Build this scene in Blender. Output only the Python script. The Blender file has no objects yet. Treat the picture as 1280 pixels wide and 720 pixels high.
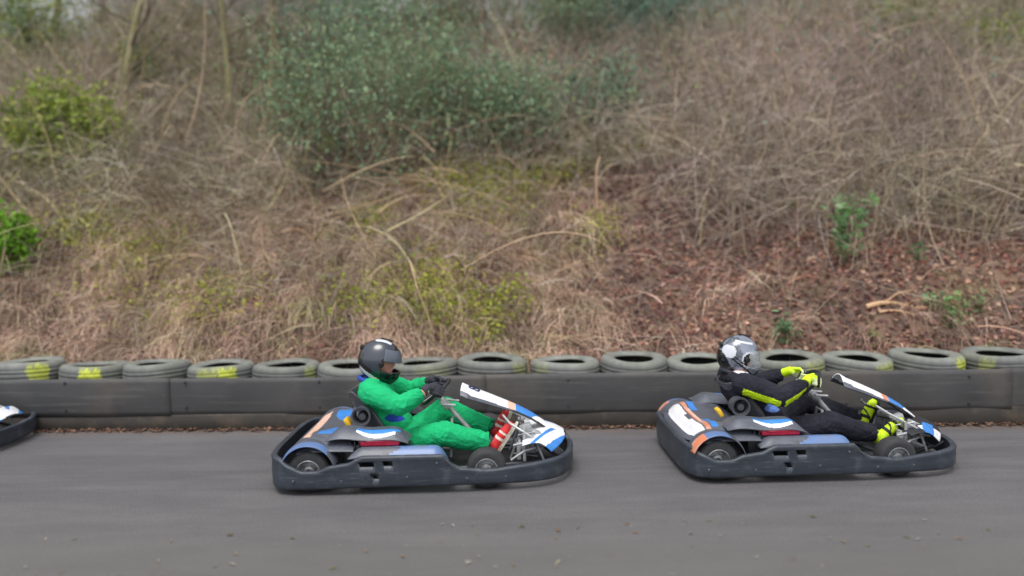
import bpy, bmesh, math, random
import numpy as np
from mathutils import Vector, Matrix, Euler
R = math.radians
SC = bpy.context.scene
COL = SC.collection
random.seed(7)
rng = np.random.default_rng(11)

# ------------------------------------------------------------------ camera
CAM = np.array([0.0, 0.0, 1.69]); FPX = 1000.0
P = math.atan(60 / FPX); RO = R(1.0)
Fw = np.array([0, math.cos(P), -math.sin(P)])
R0 = np.array([1.0, 0, 0]); U0 = np.array([0, math.sin(P), math.cos(P)])
Rt = R0 * math.cos(RO) - U0 * math.sin(RO)
Up = U0 * math.cos(RO) + R0 * math.sin(RO)
cam = bpy.data.cameras.new('camera'); co = bpy.data.objects.new('camera', cam); COL.objects.link(co)
M = Matrix.Identity(4)
for i in range(3):
    M[i][0] = Rt[i]; M[i][1] = Up[i]; M[i][2] = -Fw[i]; M[i][3] = CAM[i]
co.matrix_world = M
cam.sensor_width = 36; cam.lens = FPX / 1280 * 36; cam.clip_end = 500; cam.clip_start = .05
cam.dof.use_dof = True; cam.dof.focus_distance = 5.9; cam.dof.aperture_fstop = .42
SC.camera = co

def proj(p):
    """world points (n,3) -> pixel columns and rows of the 1280 x 720 photograph"""
    d = np.asarray(p) - CAM
    z = d @ Fw
    return 640 + FPX * (d @ Rt) / z, 360 - FPX * (d @ Up) / z
def ray(px, py):
    d = Fw * FPX + Rt * (px - 640) - Up * (py - 360)
    return d / d[1]
def at_y(px, py, Y):
    return CAM + ray(px, py) * Y

# ------------------------------------------------------------------ materials
def lin(r, g, b, k=1.0):
    f = lambda c: (c / 255 / 12.92 if c / 255 <= .04045 else ((c / 255 + .055) / 1.055) ** 2.4)
    return (f(r) * k, f(g) * k, f(b) * k, 1)
MATS = {}
def mat(name, c, rough=.6, metal=0, var=.12, scale=9, bump=0, bscale=60, coat=0, spec=.5, dirt=None, dscale=4, dlo=.5, dhi=.65, trans=0, alpha=1):
    """principled material whose colour wanders a little through object-space noise, with optional dirt patches and bump"""
    if name in MATS: return MATS[name]
    m = bpy.data.materials.new(name); m.use_nodes = True; nt = m.node_tree; N = nt.nodes; L = nt.links
    b = N['Principled BSDF']
    b.inputs['Roughness'].default_value = rough; b.inputs['Metallic'].default_value = metal
    b.inputs['Coat Weight'].default_value = coat; b.inputs['Coat Roughness'].default_value = .12
    b.inputs['Specular IOR Level'].default_value = spec
    b.inputs['Transmission Weight'].default_value = trans; b.inputs['Alpha'].default_value = alpha
    tc = N.new('ShaderNodeTexCoord')
    n = N.new('ShaderNodeTexNoise'); n.inputs['Scale'].default_value = scale; n.inputs['Detail'].default_value = 6
    L.new(tc.outputs['Object'], n.inputs['Vector'])
    mr = N.new('ShaderNodeMapRange'); mr.inputs[1].default_value = .3; mr.inputs[2].default_value = .7
    mr.inputs[3].default_value = 1 - var; mr.inputs[4].default_value = 1 + var
    L.new(n.outputs['Fac'], mr.inputs[0])
    mx = N.new('ShaderNodeVectorMath'); mx.operation = 'SCALE'; mx.inputs[0].default_value = c[:3]
    L.new(mr.outputs[0], mx.inputs['Scale'])
    out = mx.outputs[0]
    if dirt:
        n2 = N.new('ShaderNodeTexNoise'); n2.inputs['Scale'].default_value = dscale; n2.inputs['Detail'].default_value = 8; n2.inputs['Roughness'].default_value = .65
        L.new(tc.outputs['Object'], n2.inputs['Vector'])
        r2 = N.new('ShaderNodeMapRange'); r2.inputs[1].default_value = dlo; r2.inputs[2].default_value = dhi; r2.inputs[4].default_value = .85
        L.new(n2.outputs['Fac'], r2.inputs[0])
        mm = N.new('ShaderNodeMix'); mm.data_type = 'RGBA'; mm.inputs[7].default_value = dirt
        L.new(r2.outputs[0], mm.inputs[0]); L.new(out, mm.inputs[6]); out = mm.outputs[2]
    L.new(out, b.inputs['Base Color'])
    if bump:
        n3 = N.new('ShaderNodeTexNoise'); n3.inputs['Scale'].default_value = bscale; n3.inputs['Detail'].default_value = 4
        L.new(tc.outputs['Object'], n3.inputs['Vector'])
        bp = N.new('ShaderNodeBump'); bp.inputs['Strength'].default_value = bump; bp.inputs['Distance'].default_value = .01
        L.new(n3.outputs['Fac'], bp.inputs['Height']); L.new(bp.outputs[0], b.inputs['Normal'])
    MATS[name] = m
    return m
def attr_mat(name, rough=.8, translucent=0, spec=.3):
    """foliage: the leaf's or stem's own colour comes from a colour attribute"""
    m = bpy.data.materials.new(name); m.use_nodes = True; nt = m.node_tree; N = nt.nodes; L = nt.links
    b = N['Principled BSDF']; b.inputs['Roughness'].default_value = rough; b.inputs['Specular IOR Level'].default_value = spec
    a = N.new('ShaderNodeAttribute'); a.attribute_name = 'col'
    L.new(a.outputs['Color'], b.inputs['Base Color'])
    if translucent:
        t = N.new('ShaderNodeBsdfTranslucent'); L.new(a.outputs['Color'], t.inputs['Color'])
        s = N.new('ShaderNodeMixShader'); s.inputs[0].default_value = translucent
        L.new(b.outputs[0], s.inputs[1]); L.new(t.outputs[0], s.inputs[2])
        L.new(s.outputs[0], N['Material Output'].inputs['Surface'])
    MATS[name] = m
    return m
attr_mat('stem_material', .85); attr_mat('leaf_material', .85, .3, .12)
rubber = mat('tyre_rubber', lin(48, 48, 50), .75, var=.2, scale=14, bump=.15, bscale=90)
plastic = mat('bumper_plastic', lin(53, 59, 68), .45, var=.2, scale=5, bump=.15, bscale=35, dirt=lin(86, 89, 94), dscale=9, dlo=.54, dhi=.72)
darkpl = mat('dark_plastic', lin(40, 42, 47), .45, var=.2, scale=8)
shellpl = mat('grey_shell_plastic', lin(84, 88, 98), .4, var=.14, scale=7, dirt=lin(66, 66, 70), dscale=9, dlo=.5, dhi=.7)
white = mat('white_sticker', lin(232, 232, 236), .3, var=.05, scale=12, dirt=lin(170, 166, 160), dscale=14, dlo=.58, dhi=.8)
bluest = mat('blue_sticker', lin(60, 130, 205), .3, var=.12, scale=12)
paleblue = mat('pale_blue_sticker', lin(96, 122, 168), .35, var=.12, scale=8, dirt=lin(105, 108, 118), dscale=8, dlo=.5, dhi=.7)
orange = mat('orange_sticker', lin(205, 126, 92), .4, var=.14, scale=12, dirt=lin(196, 172, 166), dscale=14, dlo=.45, dhi=.65)
peach = mat('peach_sticker', lin(225, 185, 165), .35, var=.1, scale=12)
redp = mat('red_plastic', lin(200, 40, 75), .4, var=.25, scale=20)
yellow = mat('yellow_plastic', lin(225, 180, 45), .4, var=.15, scale=12)
steel = mat('worn_steel', lin(172, 174, 176), .42, .35, var=.2, scale=18)
alloy = mat('alloy_rim', lin(176, 178, 180), .35, .6, var=.12, scale=22, dirt=lin(80, 78, 75), dscale=30, dlo=.5, dhi=.7)
seatpl = mat('seat_plastic', lin(70, 72, 78), .38, var=.15, scale=8)
tube = mat('painted_tube', lin(60, 62, 68), .4, .2, var=.15)
black = mat('black_void', lin(18, 18, 20), .8, var=.1)
navyink = mat('navy_lettering', lin(30, 40, 80), .4, var=.05)
moss_c = lin(190, 200, 50)

def scratched(m, vec_scale, c, lo, hi, amt=.6):
    """long thin scuffs along the travel direction over an existing material"""
    nt = m.node_tree; N = nt.nodes; L = nt.links; b = N['Principled BSDF']; src = b.inputs['Base Color'].links[0].from_socket
    tc = N.new('ShaderNodeTexCoord'); mp = N.new('ShaderNodeMapping'); mp.inputs['Scale'].default_value = vec_scale; L.new(tc.outputs['Object'], mp.inputs[0])
    n = N.new('ShaderNodeTexNoise'); n.inputs['Scale'].default_value = 1; n.inputs['Detail'].default_value = 5; n.inputs['Roughness'].default_value = .7; L.new(mp.outputs[0], n.inputs['Vector'])
    r = N.new('ShaderNodeMapRange'); r.inputs[1].default_value = lo; r.inputs[2].default_value = hi; r.inputs[4].default_value = amt; L.new(n.outputs['Fac'], r.inputs[0])
    mx = N.new('ShaderNodeMix'); mx.data_type = 'RGBA'; mx.inputs[7].default_value = c; L.new(r.outputs[0], mx.inputs[0]); L.new(src, mx.inputs[6]); L.new(mx.outputs[2], b.inputs['Base Color'])
scratched(plastic, (5, 5, 110), lin(112, 114, 118), .60, .68, .7)
scratched(shellpl, (14, 90, 60), lin(140, 142, 148), .60, .68, .6)
scratched(white, (12, 70, 70), lin(120, 122, 130), .60, .66, .6)
# ------------------------------------------------------------------ mesh helpers
def new_mesh(name, V, F, mats, parent=None, smooth=True, mi=None, cols=None):
    me = bpy.data.meshes.new(name)
    V = np.asarray(V, dtype=np.float32)
    if isinstance(F, np.ndarray):
        nf, k = F.shape
        me.vertices.add(len(V)); me.vertices.foreach_set('co', V.ravel())
        me.loops.add(nf * k); me.loops.foreach_set('vertex_index', F.astype(np.int32).ravel())
        me.polygons.add(nf); me.polygons.foreach_set('loop_start', np.arange(0, nf * k, k, dtype=np.int32))
        me.update(calc_edges=True)
    else:
        me.from_pydata([tuple(map(float, v)) for v in V], [], F)
    if not isinstance(mats, (list, tuple)): mats = [mats]
    for m in mats: me.materials.append(m)
    if mi is not None: me.polygons.foreach_set('material_index', np.asarray(mi, dtype=np.int32))
    me.polygons.foreach_set('use_smooth', np.full(len(me.polygons), smooth))
    if cols is not None:
        a = me.color_attributes.new('col', 'FLOAT_COLOR', 'POINT')
        c = np.ones((len(V), 4), np.float32); c[:, :3] = cols
        a.data.foreach_set('color', c.ravel())
    me.update()
    o = bpy.data.objects.new(name, me); COL.objects.link(o)
    if parent: o.parent = parent
    return o
def tag(o, label=None, cat=None, group=None, kind=None):
    if label: o['label'] = label
    if cat: o['category'] = cat
    if group: o['group'] = group
    if kind: o['kind'] = kind
    return o
def empty(name, loc=(0, 0, 0), rz=0):
    o = bpy.data.objects.new(name, None); COL.objects.link(o); o.location = loc; o.rotation_euler = (0, 0, rz)
    o.empty_display_size = .1
    return o
class MB:
    """collects shapes that become one mesh"""
    def __init__(s): s.V = []; s.F = []; s.I = []
    def add(s, V, F, m=0):
        b = len(s.V); s.V += [tuple(v) for v in V]; s.F += [tuple(i + b for i in f) for f in F]; s.I += [m] * len(F)
    def box(s, c, size, rot=None, m=0, bev=.15):
        bm = bmesh.new(); bmesh.ops.create_cube(bm, size=1)
        for v in bm.verts: v.co = Vector((v.co.x * size[0], v.co.y * size[1], v.co.z * size[2]))
        bmesh.ops.bevel(bm, geom=bm.edges[:], offset=min(size) * bev, segments=2, profile=.5, affect='EDGES')
        Mx = Matrix.Translation(c) @ (Euler(rot).to_matrix().to_4x4() if rot else Matrix())
        bm.verts.index_update()
        s.add([Mx @ v.co for v in bm.verts], [[v.index for v in f.verts] for f in bm.faces], m); bm.free()
    def ell(s, c, r, rot=None, m=0, n=20):
        Mx = Euler(rot).to_matrix() if rot else Matrix.Identity(3)
        V = []; F = []
        h = n // 2
        for i in range(h + 1):
            t = math.pi * (i + .001) / (h + .002)
            for j in range(n):
                p = 2 * math.pi * j / n
                V.append(Vector(c) + Mx @ Vector((r[0] * math.sin(t) * math.cos(p), r[1] * math.sin(t) * math.sin(p), r[2] * math.cos(t))))
        for i in range(h):
            for j in range(n):
                F.append((i * n + j, (i + 1) * n + j, (i + 1) * n + (j + 1) % n, i * n + (j + 1) % n))
        F.append(tuple(range(n))); F.append(tuple(reversed(range(h * n, h * n + n))))
        s.add(V, F, m)
    def tube(s, pts, rad, n=10, m=0, closed=False, flat=None):
        pts = [Vector(p) for p in pts]
        if not hasattr(rad, '__len__'): rad = [rad] * len(pts)
        V = []; F = []; k = len(pts); ref = None
        for i, p in enumerate(pts):
            a = pts[(i - 1) % k] if (closed or i > 0) else p
            b = pts[(i + 1) % k] if (closed or i < k - 1) else p
            d = (b - a).normalized()
            if ref is None:
                ref = Vector((0, 0, 1)) if abs(d.z) < .9 else Vector((1, 0, 0))
            x = (ref - d * ref.dot(d)).normalized(); ref = x; y = d.cross(x)
            for j in range(n):
                t = 2 * math.pi * j / n
                V.append(p + (x * math.cos(t) + y * math.sin(t)) * rad[i])
        for i in range(k if closed else k - 1):
            for j in range(n):
                F.append((i * n + j, ((i + 1) % k) * n + j, ((i + 1) % k) * n + (j + 1) % n, i * n + (j + 1) % n))
        if not closed:
            F.append(tuple(reversed(range(n)))); F.append(tuple(range((k - 1) * n, k * n)))
        s.add(V, F, m)
    def lathe(s, prof, c, axis='y', n=32, m=0):
        """prof: list of (radius, position along axis)"""
        V = []; F = []; k = len(prof)
        for j in range(n):
            t = 2 * math.pi * j / n
            for r_, a in prof:
                u, w = r_ * math.cos(t), r_ * math.sin(t)
                V.append((c[0] + u, c[1] + a, c[2] + w) if axis == 'y' else (c[0] + u, c[1] + w, c[2] + a) if axis == 'z' else (c[0] + a, c[1] + u, c[2] + w))
        for j in range(n):
            for i in range(k - 1):
                F.append((j * k + i, j * k + i + 1, ((j + 1) % n) * k + i + 1, ((j + 1) % n) * k + i))
        s.add(V, F, m)
    def grid(s, f, nu, nv, m=0, paint=None):
        V = [f(i / nu, j / nv) for i in range(nu + 1) for j in range(nv + 1)]
        b = len(s.V); s.V += [tuple(v) for v in V]
        for i in range(nu):
            for j in range(nv):
                q = (i * (nv + 1) + j, (i + 1) * (nv + 1) + j, (i + 1) * (nv + 1) + j + 1, i * (nv + 1) + j + 1)
                s.F.append(tuple(b + k for k in q))
                c = sum((Vector(V[k]) for k in q), Vector()) / 4
                s.I.append(paint(c) if paint else m)
    def build(s, name, mats, parent=None, smooth=True, solid=0, edge=40):
        o = new_mesh(name, s.V, s.F, mats, parent, smooth, s.I)
        bm = bmesh.new(); bm.from_mesh(o.data)
        bmesh.ops.recalc_face_normals(bm, faces=bm.faces[:])
        for e in bm.edges:
            if len(e.link_faces) == 2 and e.calc_face_angle(0) > R(edge): e.smooth = False
        bm.to_mesh(o.data); bm.free()
        if solid:
            md = o.modifiers.new('thickness', 'SOLIDIFY'); md.thickness = solid; md.offset = -1
        return o
def interp(x, pts):
    return float(np.interp(x, [p[0] for p in pts], [p[1] for p in pts]))
def smooth_interp(x, pts):
    xs = [p[0] for p in pts]
    if x <= xs[0]: return pts[0][1]
    if x >= xs[-1]: return pts[-1][1]
    i = max(j for j in range(len(xs)) if xs[j] <= x)
    t = (x - xs[i]) / (xs[i + 1] - xs[i]); t = t * t * (3 - 2 * t) * .6 + t * .4
    return pts[i][1] * (1 - t) + pts[i + 1][1] * t
def baked(o, keep_mats=True):
    """evaluates the modifiers into the mesh itself"""
    dg = bpy.context.evaluated_depsgraph_get(); dg.update()
    me = bpy.data.meshes.new_from_object(o.evaluated_get(dg))
    o.modifiers.clear(); old = o.data; o.data = me; bpy.data.meshes.remove(old)
    return o
def remeshed(mb, name, mats, parent, voxel, smooth_n, paint=None, wrinkle=0, joints=()):
    """fuses overlapping shapes into one continuous skin"""
    o = new_mesh(name, mb.V, mb.F, mats)
    bm = bmesh.new(); bm.from_mesh(o.data); bmesh.ops.recalc_face_normals(bm, faces=bm.faces[:]); bm.to_mesh(o.data); bm.free()
    md = o.modifiers.new('r', 'REMESH'); md.mode = 'VOXEL'; md.voxel_size = voxel; md.use_smooth_shade = True
    ms = o.modifiers.new('s', 'SMOOTH'); ms.factor = .5; ms.iterations = smooth_n
    baked(o)
    me = o.data
    if wrinkle:
        from mathutils import noise
        nv_ = len(me.vertices); cc = np.empty(nv_ * 3, np.float32); nn_ = np.empty(nv_ * 3, np.float32)
        me.vertices.foreach_get('co', cc); me.vertices.foreach_get('normal', nn_); cc = cc.reshape(-1, 3); nn_ = nn_.reshape(-1, 3)
        for i in range(nv_):
            c0 = Vector(cc[i]); q = c0 * 11
            dist = Vector((noise.noise(q), noise.noise(q + Vector((7, 3, 1))), noise.noise(q + Vector((1, 9, 4))))) * .9
            r1 = 1 - abs(noise.noise(Vector((q.x * .9 + q.z * .8, q.y * 1.1, q.z * 1.6 - q.x * .5)) + dist))
            r2 = 1 - abs(noise.noise(Vector((q.x * 1.2 - q.z * 1.5, q.y * 1.5, q.z * 2.0 + q.x * .8)) + dist * 1.3))
            jt = max([math.exp(-((c0 - jj).length / .10) ** 2) for jj in joints] + [.35]) if joints else .6
            w = (r1 ** 5 * 1.1 + r2 ** 4 * .55 - .55) * jt * 1.35
            cc[i] += nn_[i] * w * wrinkle
        me.vertices.foreach_set('co', cc.ravel())
    me.materials.clear()
    for m in (mats if isinstance(mats, (list, tuple)) else [mats]): me.materials.append(m)
    me.polygons.foreach_set('material_index', [paint(p.center) if paint else 0 for p in me.polygons])
    me.polygons.foreach_set('use_smooth', [True] * len(me.polygons))
    me.update()
    o.parent = parent
    return o

# ------------------------------------------------------------------ go-kart
OUT = [(0.0, 0), (0.0, .30), (.015, .50), (.05, .62), (.13, .672), (.25, .68), (.45, .68), (.8, .68), (1.15, .68), (1.32, .672), (1.5, .655),
       (1.70, .63), (1.86, .575), (1.97, .46), (2.035, .30), (2.06, .14), (2.065, 0)]
def outline(n=150):
    xs = [p[0] for p in OUT]; ys = [p[1] for p in OUT]
    d = [0]
    for i in range(1, len(OUT)): d.append(d[-1] + math.hypot(xs[i] - xs[i - 1], ys[i] - ys[i - 1]))
    half = []
    for i in range(n + 1):
        t = d[-1] * i / n
        half.append((np.interp(t, d, xs), np.interp(t, d, ys)))
    h = np.array(half)
    for _ in range(14):
        h[1:-1] = h[1:-1] * .5 + (h[:-2] + h[2:]) * .25
    near = [(x, -y) for x, y in h]; far = [(x, y) for x, y in h[::-1][1:-1]]
    return near + far
TOPZ = [(0, .255), (.03, .25), (.10, .205), (.20, .165), (.30, .168), (.38, .200), (.50, .215), (.6, .262), (1.14, .262), (1.2, .20), (1.26, .168), (1.45, .150), (1.7, .170), (1.85, .180), (2.0, .178), (2.08, .175)]
def bumper(parent, ex=0):
    P_ = [(x - ex * max(0, 1 - x / .30), y) for x, y in outline()]; n = len(P_); sec = []
    mb = MB(); V = []; F = []
    for i, (x, y) in enumerate(P_):
        a = Vector(P_[(i - 1) % n]); b = Vector(P_[(i + 1) % n]); t = (b - a).normalized(); nrm = Vector((-t.y, t.x))
        if nrm.dot(Vector((x - 1.0, y))) > 0: nrm = -nrm
        zt = smooth_interp(x, TOPZ); zb = .038 + .012 * math.sin(x * 1.5)
        prof = [(.030, zb), (.006, zb + .004), (0, zb + .02), (-.004, (zt + zb) / 2), (0, zt - .030), (-.006, zt - .012), (0.002, zt), (.022, zt + .004), (.036, zt - .004), (.034, zt - .03), (.030, zb + .03)]
        for dd, z in prof:
            V.append((x + nrm.x * dd, y + nrm.y * dd, z))
    k = 11
    for i in range(n):
        for j in range(k):
            F.append((i * k + j, ((i + 1) % n) * k + j, ((i + 1) % n) * k + (j + 1) % k, i * k + (j + 1) % k))
    mb.add(V, F)
    o = mb.build('bumper', [plastic], parent, edge=60)
    # vents cut through the near and far faces
    cut = MB()
    for s in (-1, 1):
        for (xa, xb, za, zb, sl) in ((.575, .675, .192, .226, .01), (.735, .800, .196, .230, .01), (.655, .692, .110, .145, .02)):
            yy = .68 * s
            cut.add([(xa + sl, yy - .05, za), (xb + sl, yy - .05, za), (xb, yy - .05, zb), (xa, yy - .05, zb), (xa + sl, yy + .05, za), (xb + sl, yy + .05, za), (xb, yy + .05, zb), (xa, yy + .05, zb)],
                    [(0, 1, 2, 3), (7, 6, 5, 4), (0, 4, 5, 1), (1, 5, 6, 2), (2, 6, 7, 3), (3, 7, 4, 0)])
    c = cut.build('cutter', [plastic])
    md = o.modifiers.new('b', 'BOOLEAN'); md.object = c; md.operation = 'DIFFERENCE'; md.solver = 'EXACT'
    baked(o)
    cm = c.data; bpy.data.objects.remove(c); bpy.data.meshes.remove(cm)
    return o
def wheel(parent, x, y, r, w, side):
    prof = [(r * .56, -w / 2), (r * .80, -w / 2 - .004), (r * .93, -w / 2 + .006), (r * .99, -w / 2 + .025), (r, 0), (r * .99, w / 2 - .025), (r * .93, w / 2 - .006), (r * .80, w / 2 + .004), (r * .56, w / 2), (r * .54, 0), (r * .56, -w / 2)]
    root = bpy.data.objects.new('wheel', None); COL.objects.link(root); root.parent = parent; root.location = (x, y, r)
    t = MB(); t.lathe(prof, (0, 0, 0), 'y', 40); t.build('tyre', [rubber], root)
    m = MB()
    q = side * w / 2
    m.lathe([(r * .57, q), (r * .55, q * 1.02), (r * .50, q * .85), (r * .47, q * .45), (r * .28, q * .40), (r * .24, q * .75), (r * .12, q * .78), (.001, q * .78)], (0, 0, 0), 'y', 28)
    m.lathe([(r * .56, -q), (r * .52, -q * .9), (r * .50, q * .4)], (0, 0, 0), 'y', 28)
    for k in range(6):
        a = k * math.pi / 3
        m.tube([(r * .34 * math.cos(a), q * .38, r * .34 * math.sin(a)), (r * .34 * math.cos(a), q * .56, r * .34 * math.sin(a))], .006, 6)
    m.build('rim', [alloy], root, edge=30)
    return root
def kart(label, style):
    ex, fx_, wx, cx_, tx = ((.07, .03, 0, -.06, -.05) if style == 1 else (0, .11, .05, -.10, -.12))   # tail reach, fairing, front wheel, engine cover, intake
    k = empty('go_kart'); tag(k, label, 'go-kart', 'go-karts racing along the track')
    bumper(k, ex)
    # side pods: rounded trays whose ledge sits on the bumper
    for s in (-1, 1):
        def f(u, v, s=s):
            x = .50 + .70 * u
            e = min(1, min(u, 1 - u) * 7); e = math.sin(e * math.pi / 2)
            y = .655 - .15 * v
            top = .245 + .058 * e * math.sin(min(1, v * 2.2) * math.pi / 2) - .03 * max(0, v - .55)
            if u > .82: top -= .13 * ((u - .82) / .18) ** 2
            return (x, s * y, top)
        def pt(c): return 1 if (c.x > .80 + .05 * math.sin(c.y * 60) and c.x < 1.17) else 0
        mb = MB(); mb.grid(f, 48, 14, paint=pt)
        mb.build('side_pod', [shellpl, paleblue], k, solid=.006)
    # tail shell behind the seat
    tz = [(.03, .235), (.07, .265), (.14, .318), (.21, .335), (.34, .335), (.46, .33), (.53, .30)]
    def f(u, v):
        y = -.60 + 1.20 * v; a = abs(y) / .60
        x0 = .035 + .11 * a ** 4; x = x0 + (.53 - x0) * u
        z = smooth_interp(x - .05 * a ** 4, tz)
        e = max(0, (a - .50) / .50)
        drop = (1 - math.sqrt(max(0, 1 - e * e * .96)))
        z -= (z - .265) * drop * 1.0 if z > .265 else 0
        z += .028 * math.exp(-((a - .62) / .22) ** 2) * min(1, max(0, (x - .1) / .12)) * min(1, (.53 - x) / .1)
        return (x, y, z)
    def pt(c):
        a = abs(c.y)
        if style == 2:
            if .075 + .11 * (a / .6) ** 4 < c.x < .175 - .03 * (a < .08) and c.z > .25 and a < .49: return 1
            if .185 < c.x < .215 and a < .50: return 2 if a > .2 or c.x < .195 else 6
            if .225 < c.x < .275 and .15 < a < .44: return 3
        else:
            if .13 < c.x < .205 and a < .50 and c.y > -.36 - (c.x - .13): return 4
            if .25 < c.x < .36 and .12 < a < .40 and .8 * (c.x - .3) > (.24 - a) * .4 - .04: return 3
            if c.x < .10 and c.z > .30 and a < .48: return 5
        return 0
    mb = MB(); mb.grid(f, 90, 160, paint=pt)
    mb.build('tail_shell', [shellpl, white, orange, bluest, peach, darkpl, peach], k, solid=.006)
    # fenders over the rear wheels
    for s in (-1, 1):
        def f(u, v, s=s):
            a = R(14 + 146 * u); rr = .188 + .012 * math.sin(v * math.pi)
            return (.225 - rr * math.cos(math.pi - a) * 1.0, s * (.44 + .205 * v), .145 + rr * math.sin(a))
        def pt(c):
            if style == 2: return 1 if c.x < .14 and abs(c.y) > .54 else (2 if c.x < .3 and abs(c.y) > .56 else 0)
            return 2 if abs(c.y) > .56 and c.x < .36 else 0
        mb = MB(); mb.grid(f, 40, 24, paint=pt); mb.build('fender', [shellpl, orange, paleblue], k, solid=.006)
    # engine with its cover on the near side, battery on the far one
    for s in (-1, 1):
        mb = MB(); mb.box((.60, s * .43, .22), (.30, .20, .18), m=0); mb.box((.84, s * .46, .24), (.14, .15, .12), m=0)
        for i in range(7): mb.box((.50 + i * .03, s * .43, .30), (.008, .22, .06), m=0)
        mb.build('engine', [darkpl], k)
        mb = MB(); mb.box((.74 + cx_ * .6, s * .52, .322), (.27, .07, .040), m=0, bev=.3); mb.box((.67 + cx_ * .6, s * .50, .335), (.08, .06, .05), m=0, bev=.3); mb.tube([(.60 + cx_ * .6, s * .53, .33), (.66 + cx_ * .6, s * .56, .335), (.84 + cx_ * .6, s * .55, .335)], .010, 8); mb.build('fuel_cover', [redp], k)
        def f(u, v, s=s):
            x = .40 + cx_ + .56 * u; e = math.sin(min(1, min(u, 1 - u) * 5) * math.pi / 2)
            y = .57 - .26 * v; g = math.sin(min(1, min(v, 1 - v) * 3) * math.pi / 2)
            return (x, s * y, .350 + .055 * e * g - .10 * max(0, u - .6) ** 1.3 + .008 * math.sin(u * 9))
        def pt(c, s=s):
            u = (c.x - .60 - cx_) / .30; w = (abs(c.y) - .40) / .17 + .9 * (u - .5) ** 2
            if 0 < u < 1:
                if .50 < w < .78: return 1
                if .78 <= w < .92 and u < .9: return 2
            return 0
        mb = MB(); mb.grid(f, 110, 60, paint=pt); mb.build('engine_cover', [shellpl, bluest, white], k, solid=.006)
    # air intake ring and yellow tag behind the seat
    mb = MB(); mb.lathe([(.062, -.03), (.070, -.040), (.068, -.052), (.056, -.050), (.050, -.02), (.050, .06), (.062, .06), (.062, -.03)], (.59 + tx, -.27, .455), 'y', 28); mb.build('air_filter', [seatpl], k)
    mb = MB(); mb.lathe([(.001, -.032), (.024, -.030), (.030, -.018), (.034, .0), (.034, .05)], (.595 + tx, -.27, .450), 'y', 22); mb.build('filter_cap', [seatpl], k)
    mb = MB(); mb.box((.44 + tx * 1.0 + (.05 if style == 1 else 0), -.28, .415), (.030, .09, .060), (0, R(-30), 0), bev=.2); mb.build('warning_tag', [yellow], k)
    # seat
    path = [(.40, .585), (.44, .50), (.50, .38), (.57, .25), (.67, .14), (.80, .10), (.93, .105), (1.03, .14)]
    pp = np.array(path); tt = np.linspace(0, 1, len(pp))
    def f(u, v):
        x = np.interp(u, tt, pp[:, 0]); z = np.interp(u, tt, pp[:, 1])
        u2 = min(1, u + .04); u1 = max(0, u - .04)
        d = Vector((np.interp(u2, tt, pp[:, 0]) - np.interp(u1, tt, pp[:, 0]), 0, np.interp(u2, tt, pp[:, 1]) - np.interp(u1, tt, pp[:, 1]))).normalized()
        nn = Vector((-d.z, 0, d.x))
        w = -1 + 2 * v; wd = .17 + .04 * math.sin(u * math.pi)
        h = .15 * abs(w) ** 3.5 * (.35 + .65 * math.sin(min(1, u * 1.25) * math.pi))
        if h < .004: h = 0
        p = Vector((x, w * wd, z)) + nn * h
        return p
    mb = MB(); mb.grid(f, 40, 26); mb.build('seat', [seatpl], k, solid=.012)
    # chassis
    mb = MB()
    for s in (-1, 1):
        mb.tube([(.12, s * .30, .10), (.5, s * .34, .07), (1.0, s * .36, .07), (1.35, s * .30, .07), (1.75, s * .26, .08), (1.95, s * .18, .10)], .016, 10)
        mb.tube([(.5, s * .34, .08), (.55, s * .60, .09), (1.1, s * .60, .09), (1.15, s * .36, .08)], .013, 8)
        mb.tube([(1.30, s * .30, .07), (1.42, s * .40, .11), (1.43, s * .47, .14)], .016, 8)
        mb.tube([(1.35, s * .28, .09), (1.5, s * .44, .13)], .008, 8)
    mb.tube([(.225, -.60, .145), (.225, .60, .145)], .02, 12)
    mb.tube([(.10, -.5, .12), (.06, -.45, .15), (.06, .45, .15), (.10, .5, .12)], .016, 8)
    mb.tube([(1.44, -.42, .13), (1.36, 0, .11), (1.44, .42, .13)], .012, 8)
    mb.tube([(1.75, -.26, .08), (1.8, -.1, .08), (1.8, .1, .08), (1.75, .26, .08)], .014, 8)
    mb.build('chassis', [tube], k)
    mb = MB(); mb.box((1.30, 0, .055), (.95, .52, .008)); mb.build('floor_tray', [darkpl], k)
    for (x, y, r_, w, s) in ((.225, -.525, .145, .18, -1), (.225, .525, .145, .18, 1), (1.43 + wx, -.545, .135, .125, -1), (1.43 + wx, .545, .135, .125, 1)):
        wheel(k, x, y, r_, w, s)
    # screws that hold the bumper and the pods
    for s in (-1, 1):
        for (sx, sz) in ((.14, .105), (.46, .10), (.90, .12), (1.10, .21), (1.30, .10), (1.56, .10)):
            m = MB(); m.lathe([(.001, s * .004), (.007, s * .003), (.0085, 0), (.0085, -s * .01)], (sx, s * (.684 if sx < 1.2 else .677 if sx < 1.4 else .652), sz), 'y', 12); m.build('screw', [shellpl], k)
    # steering
    st = bpy.data.objects.new('steering_wheel', None); COL.objects.link(st); st.parent = k
    Cw = Vector((1.05, 0, .56)); nn = Vector((-.65, 0, .76)).normalized(); uu = Vector((.76, 0, .65)).normalized()
    mb = MB(); pts = []
    for i in range(40):
        a = 2 * math.pi * i / 40; rr = .15 if math.sin(a) > -.5 else .15
        pts.append(Cw + Vector((0, 1, 0)) * rr * math.cos(a) + uu * rr * math.sin(a) * (.9 if math.sin(a) > 0 else .85))
    mb.tube(pts, .014, 10, closed=True); mb.build('grip', [darkpl], st)
    mb = MB()
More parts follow.
